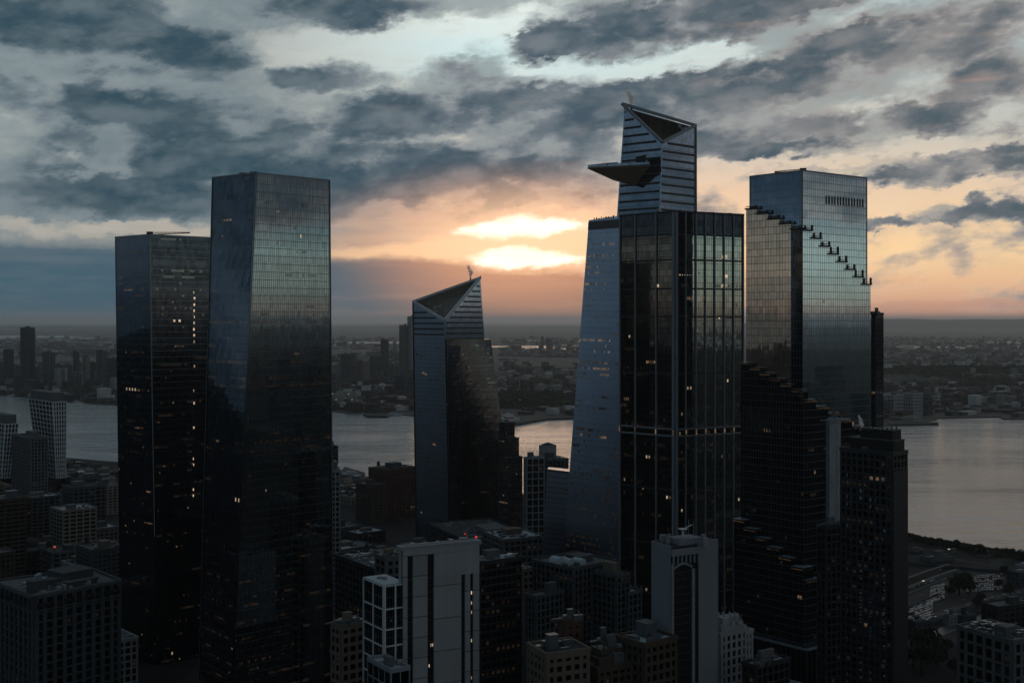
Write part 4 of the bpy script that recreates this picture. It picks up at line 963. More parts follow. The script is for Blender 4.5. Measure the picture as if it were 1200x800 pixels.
for k in range(7): u = u1 + (u4 - u1) * k / 6; pan(f, max(0, u - .012), u + .012, z - 6.6, z - 3.2, 'arch_pier', M['frame_light'], .8)
mb = MB(); 
for i in range(10):
    t0, t1 = i / 10, (i + 1) / 10; hh = lambda s_: z - 8.2 + 1.7 * math.sin(math.pi * s_)
    a, b = u1 + (u2 - u1) * t0, u1 + (u2 - u1) * t1; mb.bar(f.p(a, hh(t0) / z), f.p(b, hh(t1) / z), .7, f.n, .8)
mb.build('arch_band', M['frame_light'], t)
mb = MB()
for k in range(40):
    zz = z - 10 - k * 2.9
    if zz > 2: mb.bar(f.p(u1, zz / z), f.p(u2, zz / z), .45, f.n, .35); mb.bar(f.p(u3, zz / z), f.p(u4, zz / z), .4, f.n, .3)
mb.build('floor_bands', M['frame_dark'], t, 'stuff')
ct = ring([centre(foot)], z)[0]; mb = MB(); mb.box(ct, 11, 8, 2.5, .5); mb.build('roof_house', M['pale_wall'], t)
mb = MB(); rr = random.Random(12)
for k in range(10): q = ct + Vector((rr.uniform(-9, 9), rr.uniform(-7, 5), 0)); mb.box(q, rr.uniform(1, 2.5), rr.uniform(1, 2), rr.uniform(1.5, 3.8), .5)
mb.build('roof_plant', M['frame_light'], t, 'stuff')
mb = MB(); q = ct + Vector((-1, -2, 2.5)); mb.cyl(q, .5, 2.6, 8); mb.cyl(q + Vector((0, 0, 2.6)), .4, 1.0, 14, 2.0); mb.beam(q + Vector((0, 0, 3.4)), q + Vector((3.6, 0, 5.2)), .4); mb.build('satellite_dish', M['frame_white'], t)
for k, (a, h) in enumerate(((3.5, 6), (-5, 4.5), (1.5, 7.5))): mb = MB(); mb.beam(ct + Vector((a, -1, 2)), ct + Vector((a, -1, 2 + h)), .22); mb.build('antenna', M['frame_light'], t)

# ornate pale tower
foot = rect(829, 844, 875, 490, 36); z = zat(744, 490)
t = block('ornate_tower', 'ornate pale stone tower with a clustered crown at lower right of the arched bay tower', 'building', foot, z, 'white', 3.4, 3.1, 1.5, 1.0, .4, 111, .004, tank=False, rich=0, wall=M['concrete'])
c = centre(foot); ang = angle_of(foot); rr = random.Random(5)
for k, (s_, h0, h1) in enumerate(((.82, 0, 3.5), (.6, 3.5, 6.2))):
    mb = MB(); la, lb = (foot[1] - foot[0]).length, (foot[3] - foot[0]).length; mb.box(Vector((c.x, c.y, z + h0)), la * s_, lb * s_, h1 - h0, ang); mb.build('crown_stage', M['concrete'], t)
    for j in range(10):
        th = j / 10 * 6.283; q = Vector((c.x, c.y, z + h1 - .2)) + Vector((math.cos(th) * la * s_ * .46, math.sin(th) * lb * s_ * .46, 0)); m1 = MB(); m1.cyl(q, .9, 1.5, 8, .2); m1.build('crown_finial', M['concrete'], t)
foot = rect(844, 872, 884, 500, 36)
block('stone_wing', 'taller pale stone wing with narrow windows rising behind the ornate crown', 'building', rect(846, 868, 882, 512, 36), zat(742, 512), 'white', 3.4, 2.6, 1.2, .9, .4, 112, .004, tank=False, rich=1, wall=M['concrete'])
block('low_blue_block', 'low dark blue block right of the ornate pale tower', 'building', rect(870, 886, 925, 470, 36), zat(782, 470), 'dark', 3.6, 3, .7, .7, .3, 113, .004, tank=False)
# brown and beige blocks at the bottom
block('beige_building', 'beige brick block with a pale parapet and a small red penthouse at bottom centre', 'building', rect(618, 640, 691, 440, 24), zat(768, 440), 'tan', 3.6, 3.4, 1.5, 1.6, .35, 114, .012, tank=False)
block('red_brick_tower', 'narrow red brick tower behind the beige block', 'building', rect(655, 662, 682, 470, 24), zat(729, 470), 'red', 3.6, 4, 1.9, 2.0, .3, 115, .0, tank=False)
root = None
for k, (xl, xn, xr, y) in enumerate(((684, 700, 741, 782), (688, 702, 735, 774), (693, 704, 729, 767), (698, 706, 722, 760))):
    ft = rect(xl, xn, xr, 452 + k * 3, 30)
    if root is None: cc_ = centre(ft); root = thing('tiered_building', 'low tiered brown building stepping up like a pyramid at bottom centre', 'building', (cc_.x, cc_.y, 0)); zp = 0
    block('x', '', '', ft, zat(y, 455), 'brown', 3.2, 3, 1.3, 1.3, .4, 120 + k, .03, root=root, z0=zp, tank=False, rich=.3); zp = zat(y, 455)
block('brown_office', 'brown corner office block with square windows left of the arched bay tower', 'building', rect(722, 755, 793, 455, 38), zat(756, 455), 'brown', 3.8, 3.4, 1.3, 1.4, .4, 125, .006, wall=FAC['brown'])
block('dark_floor_block', 'dark office block with stacked bright-edged floors right of the concrete slab tower', 'building', rect(545, 563, 611, 640, 34), zat(660, 640), 'dark', 4.2, 3.2, .4, 1.2, .5, 126, .02, dimlit=.5, rich=2)
# bottom right corner
t = block('stone_corner_building', 'grey stone block with large paired windows at the bottom right corner', 'building', rect(1122, 1187, 1225, 560, 28), zat(752, 560), 'slate', 5.6, 5.2, 1.8, 1.3, .5, 127, .01, wall=FAC['grey'], rich=6, tank=True)

# ------------------------------------------------------------------ middle distance, each by hand
t = block('brown_brick_block', 'broad brown brick block with a ragged roof line in front of the grey river', 'building', rect(432, 452, 487, 1340, 44), zat(551, 1340), 'red', 3.4, 4.0, 1.9, 1.3, .4, 131, .012, rich=5, dimlit=.12, wall=FAC['red'])
block('x', '', '', rect(417, 436, 452, 1320, 44), zat(569, 1320), 'brown', 3.4, 4.0, 1.9, 1.3, .4, 132, .01, root=t, rich=1)
t = block('slim_grid_tower', 'slim tower with a pale window grid and a rooftop tank house beside the orange water', 'building', rect(614, 617, 638, 1150, 16), zat(537, 1150), 'grey', 6.5, 6, .9, .9, .5, 133, .02, wall=M['frame_light'], tank=False)
block('x', '', '', rect(630, 638, 666, 1160, 16), zat(541, 1150), 'slate', 3.5, 4, 1.5, 1.2, .4, 134, .02, root=t, rich=3)
ft = rect(631.5, 634, 652, 1172, 20); mb = MB(); q0, q1 = ring(ft, zat(540, 1172)), ring(ft, zat(522, 1172)); [skin(mb, f) for f in faces_of(q0, q1)]; mb.poly(q1); mb.build('tank_house', M['frame_light'], t)
ap = centre(q1) + Vector((0, 0, 3)); mb = MB(); [mb.poly([q1[i], q1[(i + 1) % 4], ap]) for i in range(4)]; mb.build('tank_house_roof', M['frame_dark'], t)
block('white_edge_building', 'narrow pale building squeezed against the right edge of the tallest leaning tower', 'building', rect(383, 387, 399, 900, 12), zat(552, 900), 'white', 3.8, 3.4, 1.2, 1.2, .2, 135, .0, wall=M['frame_light'], tank=False)
block('dark_midrise', 'small dark block peeping over the river beside the leaning tower', 'building', rect(380, 388, 396, 1300, 40), zat(524, 1300), 'dark', 3.6, 3.6, 1.3, 1.2, .3, 136, .0, tank=False)
def hall(name, label, xl, xn, xr, d, y, ang, style, roof, seed, rich=3, lit=.01, **k): return block(name, label, 'building', rect(xl, xn, xr, d, ang), zat(y, d), style, 4.5, 5, 1.4, 1.4, .4, seed, lit, roof=roof, rich=rich, tank=False, **k)
hall('flat_roofed_hall', 'wide low hall with skylights on its grey roof behind the white grid block', 393, 440, 500, 720, 668, 34, 'dark', M['roof_grey'], 141, 8)
hall('flat_roofed_hall', 'low hall with a bright blue-white roof strip at the foot of the distant crowned tower', 565, 590, 637, 900, 633, 24, 'grey', M['roof_pale'], 142, 3)
hall('flat_roofed_hall', 'long dark flat roof crossing behind the concrete slab tower', 500, 560, 640, 980, 640, 24, 'dark', M['roof_dark'], 143, 6)
hall('rounded_corner_hall', 'pale low block with tan walls between the slab tower and stepped block', 586, 612, 626, 800, 668, 30, 'tan', M['roof_pale'], 144, 2)
hall('flat_roofed_hall', 'low pale-edged block left of the concrete slab tower', 440, 452, 480, 640, 655, 33, 'grey', M['roof_pale'], 145, 3)

# twisting white-gridded towers by the river at the left
def twist(label, xs_top, xs_bot, y_top, y_bot, d, boxh, seed, ncol=7, nfl=17):
    """xs: left, near, right columns at top and bottom of the gridded part"""
    zt_, zb_ = zat(y_top, d), zat(y_bot, d); N0, N1 = rect(*xs_bot, d), rect(*xs_top, d); c = centre(N0); t = thing('twisting_grid_tower', label, 'skyscraper', (c.x, c.y, 0))
    z_ = ring(N0, 0); fs = faces_of(ring(N0, zb_), ring(N1, zt_)); mb = MB(); [skin(mb, f) for f in fs]; [skin(mb, f) for f in faces_of(z_, ring(N0, zb_))]; mb.poly(ring(N1, zt_)); mb.build('window_glass', M['pane_far'], t)
    for i in (0, 3):
        f = fs[i]; n = ncol if i == 3 else ncol - 2
        for j in range(n + 1):
            mb = MB(); s = [f.p(min(max(j / n, .02), .98), k / 8) for k in range(9)]
            for k in range(8): mb.bar(s[k], s[k + 1], 1.15, f.n, .6)
            mb.build('pier', M['frame_white'], t)
        sp = MB(); [sp.bar(f.p(0, k / nfl), f.p(1, k / nfl), 1.0, f.n, .5) for k in range(nfl + 1)]; sp.build('spandrels', M['frame_white'], t, 'stuff')
    q = inset(ring(N1, zt_), 2.0); mb = MB(); q1 = [p + Vector((0, 0, boxh)) for p in q]; [skin(mb, f) for f in faces_of(q, q1)]; mb.poly(q1); mb.build('roof_box', FAC['grey'], t)
twist('white-gridded leaning tower with a plain box on top, before the river at left', (33, 62, 78), (46, 66, 77), 471, 560, 1500, 11.5, 1)
twist('white-gridded curved tower cut off by the left edge of the picture', (-16, 6, 22), (-14, 2, 14), 497, 560, 1450, 11, 2, 6, 12)
block('gridded_midrise', 'squat grey block with a coarse window grid between the two twisting towers', 'building', rect(14, 36, 56, 1400), zat(514, 1400), 'grey', 4, 4.4, 1.4, 1.2, .5, 151, .0, rich=3)
# ------------------------------------------------------------------ the rest of the city, block by block
GA = math.radians(41); g1 = Vector((math.cos(GA), math.sin(GA), 0)); g2 = Vector((-math.sin(GA), math.cos(GA), 0))
taken = []
for o in THINGS:
    pts = [c_.matrix_world @ Vector(v) if False else Vector(v) + o.location for c_ in o.children if c_.type == 'MESH' for v in c_.bound_box]
    if pts: taken.append((min(p.x for p in pts) - 6, min(p.y for p in pts) - 6, max(p.x for p in pts) + 6, max(p.y for p in pts) + 6))
def shore_y(x):      # distance of the shoreline at x
    s = SH[:9]
    for a, b in zip(s, s[1:]):
        if a.x <= x <= b.x: return a.y + (b.y - a.y) * (x - a.x) / (b.x - a.x)
    return 2700 if x < s[0].x else 300
LIM = [(-60, 556), (24, 556), (60, 550), (137, 556), (385, 600), (400, 606), (418, 640), (487, 648), (500, 640), (560, 650), (612, 640), (637, 652), (690, 660), (735, 735), (790, 760), (840, 745), (880, 790), (930, 800)]
def limit(px):
    for a, b in zip(LIM, LIM[1:]):
        if a[0] <= px <= b[0]: return a[1] + (b[1] - a[1]) * (px - a[0]) / (b[0] - a[0])
    return 800
SIZE = lambda h: 'low' if h < 22 else 'mid-rise' if h < 48 else 'tall'
rc = random.Random(2024); fills = []
NEARBY = [(-40, 30, 'by the left edge'), (30, 80, 'below twisting towers'), (80, 140, 'left of near-black tower'), (380, 425, 'by the leaning tower'), (425, 490, 'by the brick block'),
          (490, 560, 'below the crowned tower'), (560, 640, 'right of slab tower'), (640, 760, 'by the stepped block'), (760, 1000, 'near the ornate tower'), (1000, 1300, 'by the parking lots')]
cell = 44
for i in range(-10, 60):
    for j in range(-10, 60):
        base = g1 * (i * cell) + g2 * (j * cell) + Vector((-300, 380, 0))
        if i % 5 == 0 or j % 3 == 0: base += (g1 * 0 + g2 * 0)
        if base.y < 500: continue
        px, py = proj(Vector((base.x, base.y, 15)))
        if not -50 < px < 1060: continue
        if 128 < px < 392: continue
        if px > 732 and base.y > 720: continue
        if px > 600 and base.y > 1150: continue
        if i % 6 == 5 and rc.random() < .8: continue        # avenues
        d_sh = shore_y(base.x) - base.y
        if d_sh < 70: continue
        wx_, wy_ = rc.uniform(22, 40), rc.uniform(18, 34)
        if base.y > 900 and rc.random() < .1: continue
        hmax = zat(limit(px) + rc.uniform(2, 30), base.y)
        h = rc.choice((12, 16, 18, 22, 26, 30, 38, 46, 60, 75)) * rc.uniform(.8, 1.2)
        if 385 < px < 640: h = min(h, 30)
        h = min(h, hmax)
        if h < 8: h = rc.uniform(8, 12)
        ppx, ppy = proj(Vector((base.x, base.y, h)))
        if ppy > 825: continue
        r_ = 28
        if any(a - r_ * .55 < base.x < c_ + r_ * .55 and b - r_ * .55 < base.y < d_ + r_ * .55 for a, b, c_, d_ in taken): continue
        fills.append((base, wx_, wy_, h, px))
fills.sort(key=lambda a: a[0].y)
print('fills', len(fills))
ROOFW = ('flat roof', 'cluttered roof', 'pale roof', 'dark roof')
for k, (b, w, d_, h, px) in enumerate(fills):
    foot = [b - g1 * w / 2 - g2 * d_ / 2, b + g1 * w / 2 - g2 * d_ / 2, b + g1 * w / 2 + g2 * d_ / 2, b - g1 * w / 2 + g2 * d_ / 2]
    st = rc.choice(('brown', 'brown', 'red', 'tan', 'grey', 'grey', 'slate', 'slate', 'cream', 'dark', 'white')); ri = rc.randint(0, 3)
    rf = (None, M['roof_grey'], M['roof_pale'], M['roof_dark'])[ri]
    plc = next((s_ for a, c_, s_ in NEARBY if a <= px < c_), 'among the west side blocks')
    near_ = b.y < 950
    block('city_building', f"{SIZE(h)} {WALLWORD[st]} building with a {ROOFW[ri]} {plc}", 'building', foot, h, st, rc.uniform(3.3, 4.2), rc.uniform(3.2, 4.6) * (1 if near_ else 1.5), rc.uniform(.9, 1.8), rc.uniform(1, 1.8), .35,
          1000 + k, .008 if px > 150 else .003, detail=near_, roof=rf, group='city blocks of the west side', dimlit=.06, tank=True)

# New Jersey: towers of the far shore, one by one
def ftower(x0, x1, y, d, style, label, seed, floor=4, bay=5, split=.55, **k):
    return block('far_tower', label, 'skyscraper', rect(x0, x0 + (x1 - x0) * split, x1, d, 41), zat(y, d), style, floor * 2, bay * 1.6, 2.5, 3.2, .9, seed, .0, detail=False, tank=False, group='towers across the river', dimlit=0, rich=.5, **k)
JC = [(24, 41, 384, 3750, 'slate', 'tallest lone dark tower on the far shore at left'), (50, 65, 413, 3700, 'grey', 'flat far shore tower with a pale top edge right of the tallest lone one'), (4, 16, 410, 3900, 'slate', 'dark far shore tower near the left picture edge'),
      (64, 72, 432, 3650, 'white', 'small teal-grey far shore slab'), (73, 79, 431, 3700, 'white', 'narrow pale far shore slab'), (80, 96, 437, 3620, 'grey', 'wide greyish far shore block with square top'), (97, 105, 418, 3800, 'cream', 'slim cream far shore tower'),
      (106, 112, 425, 3850, 'slate', 'thin slate far shore tower'), (113, 126, 411, 3900, 'grey', 'stepped grey far shore tower left of the near-black tower'), (126, 140, 420, 3760, 'slate', 'dark far shore tower touching the near-black tower'), (129, 139, 443, 3560, 'white', 'low pale far shore block by the water at left'),
      (41, 49, 430, 3950, 'grey', 'mid-height grey far shore block beside the tallest lone tower'), (-6, 4, 424, 3800, 'grey', 'grey far shore block cut by the left edge'), (17, 26, 440, 3660, 'brown', 'brownish far shore block below the tallest lone tower'), (28, 47, 446, 3600, 'slate', 'broad dark far shore block at the waterline'),
      (60, 66, 448, 3600, 'slate', 'dark narrow far shore block at the waterline'), (86, 93, 412, 4200, 'slate', 'faint far shore tower behind the square-topped block'), (100, 118, 446, 3560, 'slate', 'long low dark far shore block'), (-20, -8, 430, 3700, 'slate', 'dark far shore block outside the left edge'),
      (66, 84, 428, 4300, 'slate', 'hazy block inland between the far shore slabs'), (10, 24, 428, 4200, 'grey', 'hazy inland block at far left'),
      (477.5, 487, 371, 4600, 'white', 'tall pale tower peeping left of the crowned tower'), (468, 478, 381, 4600, 'grey', 'tall tower just left of the crowned tower'), (446, 455.5, 398, 4800, 'slate', 'lone round-topped dark tower over the low houses'), (399, 411, 415, 4200, 'slate', 'broad dark block right of the tallest leaning tower'),
      (411, 418, 416, 4300, 'grey', 'thinner block attached to the broad dark block'), (418, 433, 423, 4300, 'cream', 'pale wide block among the low houses'), (433, 447, 418, 4500, 'slate', 'hazy slab in the middle of the low houses'), (463, 484, 441, 3300, 'slate', 'dark block by the water left of the crowned tower'),
      (388, 398, 438, 3300, 'grey', 'pale block beside the leaning tower by the water'), (455, 468, 428, 4000, 'grey', 'grey block below the tall pair left of the crowned tower'), (1111, 1146, 419, 7600, 'brown', 'long brown block far inland at the right'), (1036, 1058, 463, 2780, 'white', 'left half of the pale blue-grey block on the far shore pier'),
      (1058, 1081, 461, 2800, 'white', 'right half of the pale blue-grey block on the far shore pier'), (1081, 1093, 466, 2830, 'slate', 'low dark block right of the pale pier block'), (1025, 1042, 470, 2760, 'slate', 'dark block hiding behind the slender tower on the far shore'),
      (596, 604, 447, 3900, 'slate', 'dark block right of the bronze wing on the far shore'), (650, 662, 452, 3700, 'slate', 'dark block left of the observation deck tower on the far shore'), (1150, 1163, 455, 3500, 'slate', 'low block at the foot of the cliff at right'), (640, 643, 396, 9000, 'slate', 'thin far tower left of the bright ponds'), (634, 637, 394, 9000, 'slate', 'second thin far tower over the bright ponds'), (642, 648, 397, 9200, 'grey', 'squat far tower over the bright ponds')]
for k, (a, b, y, d, st, lab) in enumerate(JC): ftower(a, b, y, d, st, lab, 3000 + k)
m1 = MB(); 
# low houses: those that show largest each their own, the rest one mass
fmesh = {}
def house_mesh(kind):
    mb = MB(); 
    if kind == 0: mb.box((0, 0, 0), 1, 1, 1)
    elif kind == 1: mb.box((0, 0, 0), 1, 1, .8); mb.box((.2, .1, .8), .35, .4, .25)
    elif kind == 2:
        mb.box((0, 0, 0), 1, 1, .7); P = [Vector((x, y, .7)) for x, y in ((-.55, -.55), (.55, -.55), (.55, .55), (-.55, .55))]; r0, r1 = Vector((0, -.55, 1)), Vector((0, .55, 1))
        mb.poly([P[0], P[1], r0]); mb.quad(P[1], P[2], r1, r0); mb.poly([P[2], P[3], r1]); mb.quad(P[3], P[0], r0, r1)
    else: mb.box((-.15, 0, 0), .7, 1, 1); mb.box((.35, .1, 0), .3, .7, .6)
    return mb
def on_far(x, y):
    px = 600 + F * x / y
    s = [(proj(q)[0], q.y) for q in FS if q.y > 2000]
    for (a, ya), (b, yb) in zip(s, s[1:]):
        if a <= px <= b: return y > ya + (yb - ya) * (px - a) / max(1e-6, b - a) + 30
    return True
far_m = [solid('far_wall_' + n_, c_, .8, .5, .05) for n_, c_ in (('dark', (.035, .035, .034)), ('mid', (.08, .078, .074)), ('pale', (.20, .20, .20)), ('roof', (.38, .39, .40)), ('brown', (.05, .035, .028)))]
HM = {}
for kd in range(4):
    for mi in range(5):
        mb = house_mesh(kd); o = mb.build('house', far_m[mi], None); HM[kd, mi] = o.data; bpy.data.objects.remove(o)
HW = ('plain flat', 'bulkheaded', 'gabled', 'two-part'); HC = ('dark', 'grey', 'pale', 'white-roofed', 'brown')
rf_ = random.Random(99); n_ind = 0; masses = [MB() for _ in range(5)]
def visible(px): return not (148 < px < 374 or 495 < px < 588 or 700 < px < 1018)
while n_ind < 270:
    px = rf_.choice((rf_.uniform(0, 140), rf_.uniform(384, 492), rf_.uniform(384, 492), rf_.uniform(590, 690), rf_.uniform(1024, 1200), rf_.uniform(1024, 1200))); d = rf_.uniform(2650, 3900)
    p = G(px, d)
    if not on_far(p.x, p.y) or not visible(px): continue
    kd, mi = rf_.randint(0, 3), rf_.choice((0, 0, 1, 1, 2, 3, 4, 4)); o = bpy.data.objects.new('far_house', HM[kd, mi]); C.objects.link(o); o.location = (p.x, p.y, -.4)
    w = rf_.uniform(14, 46) * (1.3 if px > 1020 else 1); o.scale = (w, rf_.uniform(12, 34), rf_.uniform(7, 16) * (1.5 if px < 500 else .9)); o.rotation_euler.z = GA + rf_.choice((0, .12, -.1))
    place = 'at the far left' if px < 145 else 'left of the crowned tower' if px < 495 else 'under the sun glow' if px < 700 else 'behind the river at right'
    tag(o, f"{'small' if w < 24 else 'wide'} {HC[mi]} {HW[kd]} house across the river {place}", 'building', 'low buildings across the river'); n_ind += 1
nm_ = 0
while nm_ < 24000:
    px = rf_.uniform(-20, 1230); 
    if not visible(px): continue
    d = 3000 / (1 - rf_.random() * .84)
    if d > 15000: continue
    p = G(px, d)
    if not on_far(p.x, p.y): continue
    n1 = math.sin(p.x * .0021 + 1) * math.sin(p.y * .0017) + .5 * math.sin(p.x * .007 + p.y * .005)
    nm_ += 1
    if n1 < -.35: continue
    z0 = 26 if (px > 1000 and 4050 < d < 4600) else -.4
    mi = rf_.choice((0, 0, 1, 1, 2, 3, 4, 4)); masses[mi].box((p.x, p.y, z0), rf_.uniform(8, 26) * (1 + d / 9000), rf_.uniform(8, 24), rf_.uniform(5, 12) * (1 + (rf_.random() < .06) * 2.2), GA + rf_.uniform(-.2, .2))
for i, mb in enumerate(masses):
    o = mb.build('far_rooftops', far_m[i], None, 'stuff'); tag(o, ('dark', 'grey', 'pale', 'whitish', 'brown')[i] + ' rooftops of the distant low city reaching to the horizon haze', 'rooftops')

# trees --------------------------------------------------------------------------
M['leaf'] = solid('dusky_foliage', (.030, .034, .018), .9, .6, .6, streaks=False); M['bark'] = solid('bark', (.02, .016, .012), .9)
def tree_meshes(seed, h, r, n=900):
    rr = random.Random(seed); tr = MB(); tr.cyl((0, 0, 0), .035 * h, h * .45, 6, .02 * h)
    for k in range(5): a = k * 1.256 + rr.random(); tr.beam(Vector((0, 0, h * .35)), Vector((math.cos(a) * r * .55, math.sin(a) * r * .55, h * rr.uniform(.55, .8))), .012 * h)
    cr = MB(); lob = [(Vector((rr.uniform(-.5, .5) * r, rr.uniform(-.5, .5) * r, h * rr.uniform(.5, .82))), r * rr.uniform(.4, .62)) for _ in range(9)]
    for k in range(n):
        c_, R = rr.choice(lob); v = Vector((rr.gauss(0, 1), rr.gauss(0, 1), rr.gauss(0, .8))).normalized() * R * rr.uniform(.45, 1.25); q = c_ + v; s_ = h * rr.uniform(.018, .05)
        a = Vector((rr.gauss(0, 1), rr.gauss(0, 1), rr.gauss(0, 1))).normalized(); b = a.orthogonal().normalized() * s_; c2 = a.cross(b).normalized() * s_; cr.quad(q - b - c2, q + b - c2 * .6, q + b + c2, q - b * .7 + c2)
    return tr, cr
TM = []
for sd_ in range(4):
    a, b = tree_meshes(sd_, 11, 5); o1 = a.build('trunk', M['bark']); o2 = b.build('crown', M['leaf']); TM.append((o1.data, o2.data)); bpy.data.objects.remove(o1); bpy.data.objects.remove(o2)
def tree(p, s, k, label, group, z=0):
    r_ = bpy.data.objects.new('tree', None); C.objects.link(r_); r_.location = (p.x, p.y, z); r_.scale = (s, s, s * (.85 + .05 * (k % 4))); r_.rotation_euler.z = k * 1.7; r_['label'] = label; r_['category'] = 'tree'; r_['group'] = group
    for nm_, me in zip(('trunk', 'crown'), TM[k % 4]): o = bpy.data.objects.new(nm_, me); C.objects.link(o); o.parent = r_
rt_ = random.Random(31)
for k in range(46):
    px = 1058 + k * 3.3 + rt_.uniform(-1.5, 1.5); d = shore_y(G(px, 1200).x) ; 
    for _ in range(3): d = shore_y((px - 600) / F * d)
    sz = rt_.uniform(.35, .75); tree(G(px, d - rt_.uniform(8, 30)), sz, k, ('tiny' if sz < .48 else 'small' if sz < .62 else 'fuller') + ' tree in the near river bank row at right', 'trees along the near river bank')
for k, (px, py, s) in enumerate(((1118, 694, 1.4), (1124, 697, 1.7), (1131, 692, 1.5), (1136, 698, 1.2), (1113, 699, 1.0), (1145, 712, .9), (1075, 768, 1.7), (1086, 776, 2.0), (1070, 782, 1.6), (1098, 784, 1.5), (1105, 770, 1.2), (1080, 792, 2.0), (1120, 790, 1.1), (1150, 706, .8), (1063, 755, 1.1), (1176, 676, .9), (1190, 680, 1.0), (1184, 700, 1.1), (1170, 690, .8))):
    d = EYE * F / (py - 375); tree(G(px, d), s, k, ('broad dark tree inside the parking lot' if py < 720 and px < 1160 else 'dark tree left of the stone corner building' if py > 720 else 'small tree beside the curving road at right'), 'trees around the parking lots')
# wooded mass over the far cliff and bank
def woods(label, x0, x1, d0, d1, z, n, s0, s1, seed):
    rr = random.Random(seed); mb = MB()
    for _ in range(n):
        px, d = rr.uniform(x0, x1), rr.uniform(d0, d1); p = G(px, d, z * min(1, max(0, (d - d0) / (d1 - d0) * 2)) if z else 0); s_ = rr.uniform(s0, s1)
        for _k in range(3):
            q = p + Vector((rr.uniform(-s_, s_), rr.uniform(-s_, s_), rr.uniform(.2, 1) * s_)); a = Vector((rr.gauss(0, 1), rr.gauss(0, 1) - 1, rr.gauss(0, 1))).normalized(); b = a.orthogonal().normalized() * s_; c2 = a.cross(b) * 1.0; mb.quad(q - b - c2, q + b - c2, q + b + c2, q - b + c2)
    o = mb.build('woods', M['leaf'], None, 'stuff'); tag(o, label, 'woods')
woods('dark wooded band on the cliff behind the far shore at right', 1020, 1215, 3960, 4700, 34, 2600, 4, 9, 1)
woods('dark wooded band above the far waterfront between the towers', 588, 690, 3050, 3600, 0, 1300, 4, 9, 2)
woods('wooded strips left of the crowned tower across the river', 384, 490, 3000, 4600, 0, 900, 4, 8, 3)

mb = MB(); rr = random.Random(9)
for _ in range(3200):
    px = rr.uniform(1045, 1225); d = 1200
    for _k in range(3): d = shore_y((px - 600) / F * d)
    q = G(px, d - abs(rr.gauss(0, 10)) - 3, rr.uniform(.3, 3.4)); s_ = rr.uniform(.4, 1.3); a = Vector((rr.gauss(0, 1), rr.gauss(0, 1) - 1, rr.gauss(0, 1))).normalized(); b = a.orthogonal().normalized() * s_; c2 = a.cross(b); mb.quad(q - b - c2, q + b - c2, q + b + c2, q - b + c2)
o = mb.build('undergrowth', solid('dry_scrub', (.04, .032, .02), .9, .5, .4, streaks=False), None, 'stuff'); tag(o, 'brown scrub along the near river bank at right', 'scrub')
# piers and the river front ---------------------------------------------------------
M['quay'] = solid('quay', (.035, .034, .033), .85, .4, .05)
def slabm(name, label, pts, z0, z1, m, cat):
    mb = MB(); b = [Vector((p.x, p.y, z0)) for p in pts]; t_ = [Vector((p.x, p.y, z1)) for p in pts]; n = len(pts); mb.poly(t_)
    for i in range(n): mb.quad(b[i], b[(i + 1) % n], t_[(i + 1) % n], t_[i])
    o = solo(mb, name, m, label, cat, centre(b)); return o
slabm('pier', 'thin dark pier reaching into the river from the far shore at right', [G(1040, 2570), G(1082, 2590), G(1100, 2600), G(1100, 2620), G(1075, 2640), G(1040, 2620)], -3, .8, M['quay'], 'pier')
slabm('pier', 'long thin pier between crowned tower and observation deck tower', [G(598, 2560), G(640, 2720), G(690, 2770), G(690, 2790), G(636, 2740), G(596, 2590)], -3, 1.0, M['quay'], 'pier')
slabm('pier', 'dark quay bulging into the river left of the crowned tower', [G(425, 2870), G(430, 2800), G(452, 2790), G(456, 2880)], -3, 1.4, M['quay'], 'pier')
slabm('pier', 'near river pier with dark sheds beside the tallest leaning tower', [G(396, 1740), G(421, 1690), G(428, 1760), G(404, 1830)], -3, .8, M['quay'], 'pier')
mb = MB(); p0 = G(1097, 2612); mb.cyl(p0, 1.2, 9, 8, .8); mb.cyl(p0 + Vector((0, 0, 9)), 1.6, 2, 8, .2); solo(mb, 'pier_beacon', M['frame_grey'], 'tiny beacon standing at the tip of the thin pier', 'beacon', p0)
def boat(p, L, ang, label, m_=None):
    t = thing('moored_boat', label, 'boat', p); e = Vector((math.cos(ang), math.sin(ang), 0)); s_ = Vector((-e.y, e.x, 0)); mb = MB(); h = L * .09
    ring_ = [(-.5, .0, .12), (-.5, .0, -.12), (.2, 0, -.13), (.5, 0, 0), (.2, 0, .13)]
    lo = [p + e * L * a * .9 + s_ * L * c_ * .7 for a, b, c_ in ring_]; hi = [p + e * L * a + s_ * L * c_ + Vector((0, 0, h)) for a, b, c_ in ring_]; mb.poly(hi)
    for i in range(5): mb.quad(lo[(i + 1) % 5], lo[i], hi[i], hi[(i + 1) % 5])
    mb.build('hull', m_ or M['frame_white'], t); mb = MB(); mb.box(p - e * L * .1 + Vector((0, 0, h)), L * .5, L * .16, L * .07, ang); mb.box(p - e * L * .05 + Vector((0, 0, h + L * .07)), L * .3, L * .13, L * .05, ang); mb.build('cabin', M['roof_pale'], t)
boat(G(413, 1740, -3), 42, .5, 'large white ferry moored at the near pier beside the leaning tower'); boat(G(462, 2850, -3), 40, .1, 'white vessel at the far shore quay left of the crowned tower'); boat(G(1196, 1175, -3), 14, .6, 'small boat near the bank at the right edge')
boat(G(17, 3560, -3), 40, .3, 'pale vessel at the far shore at left')

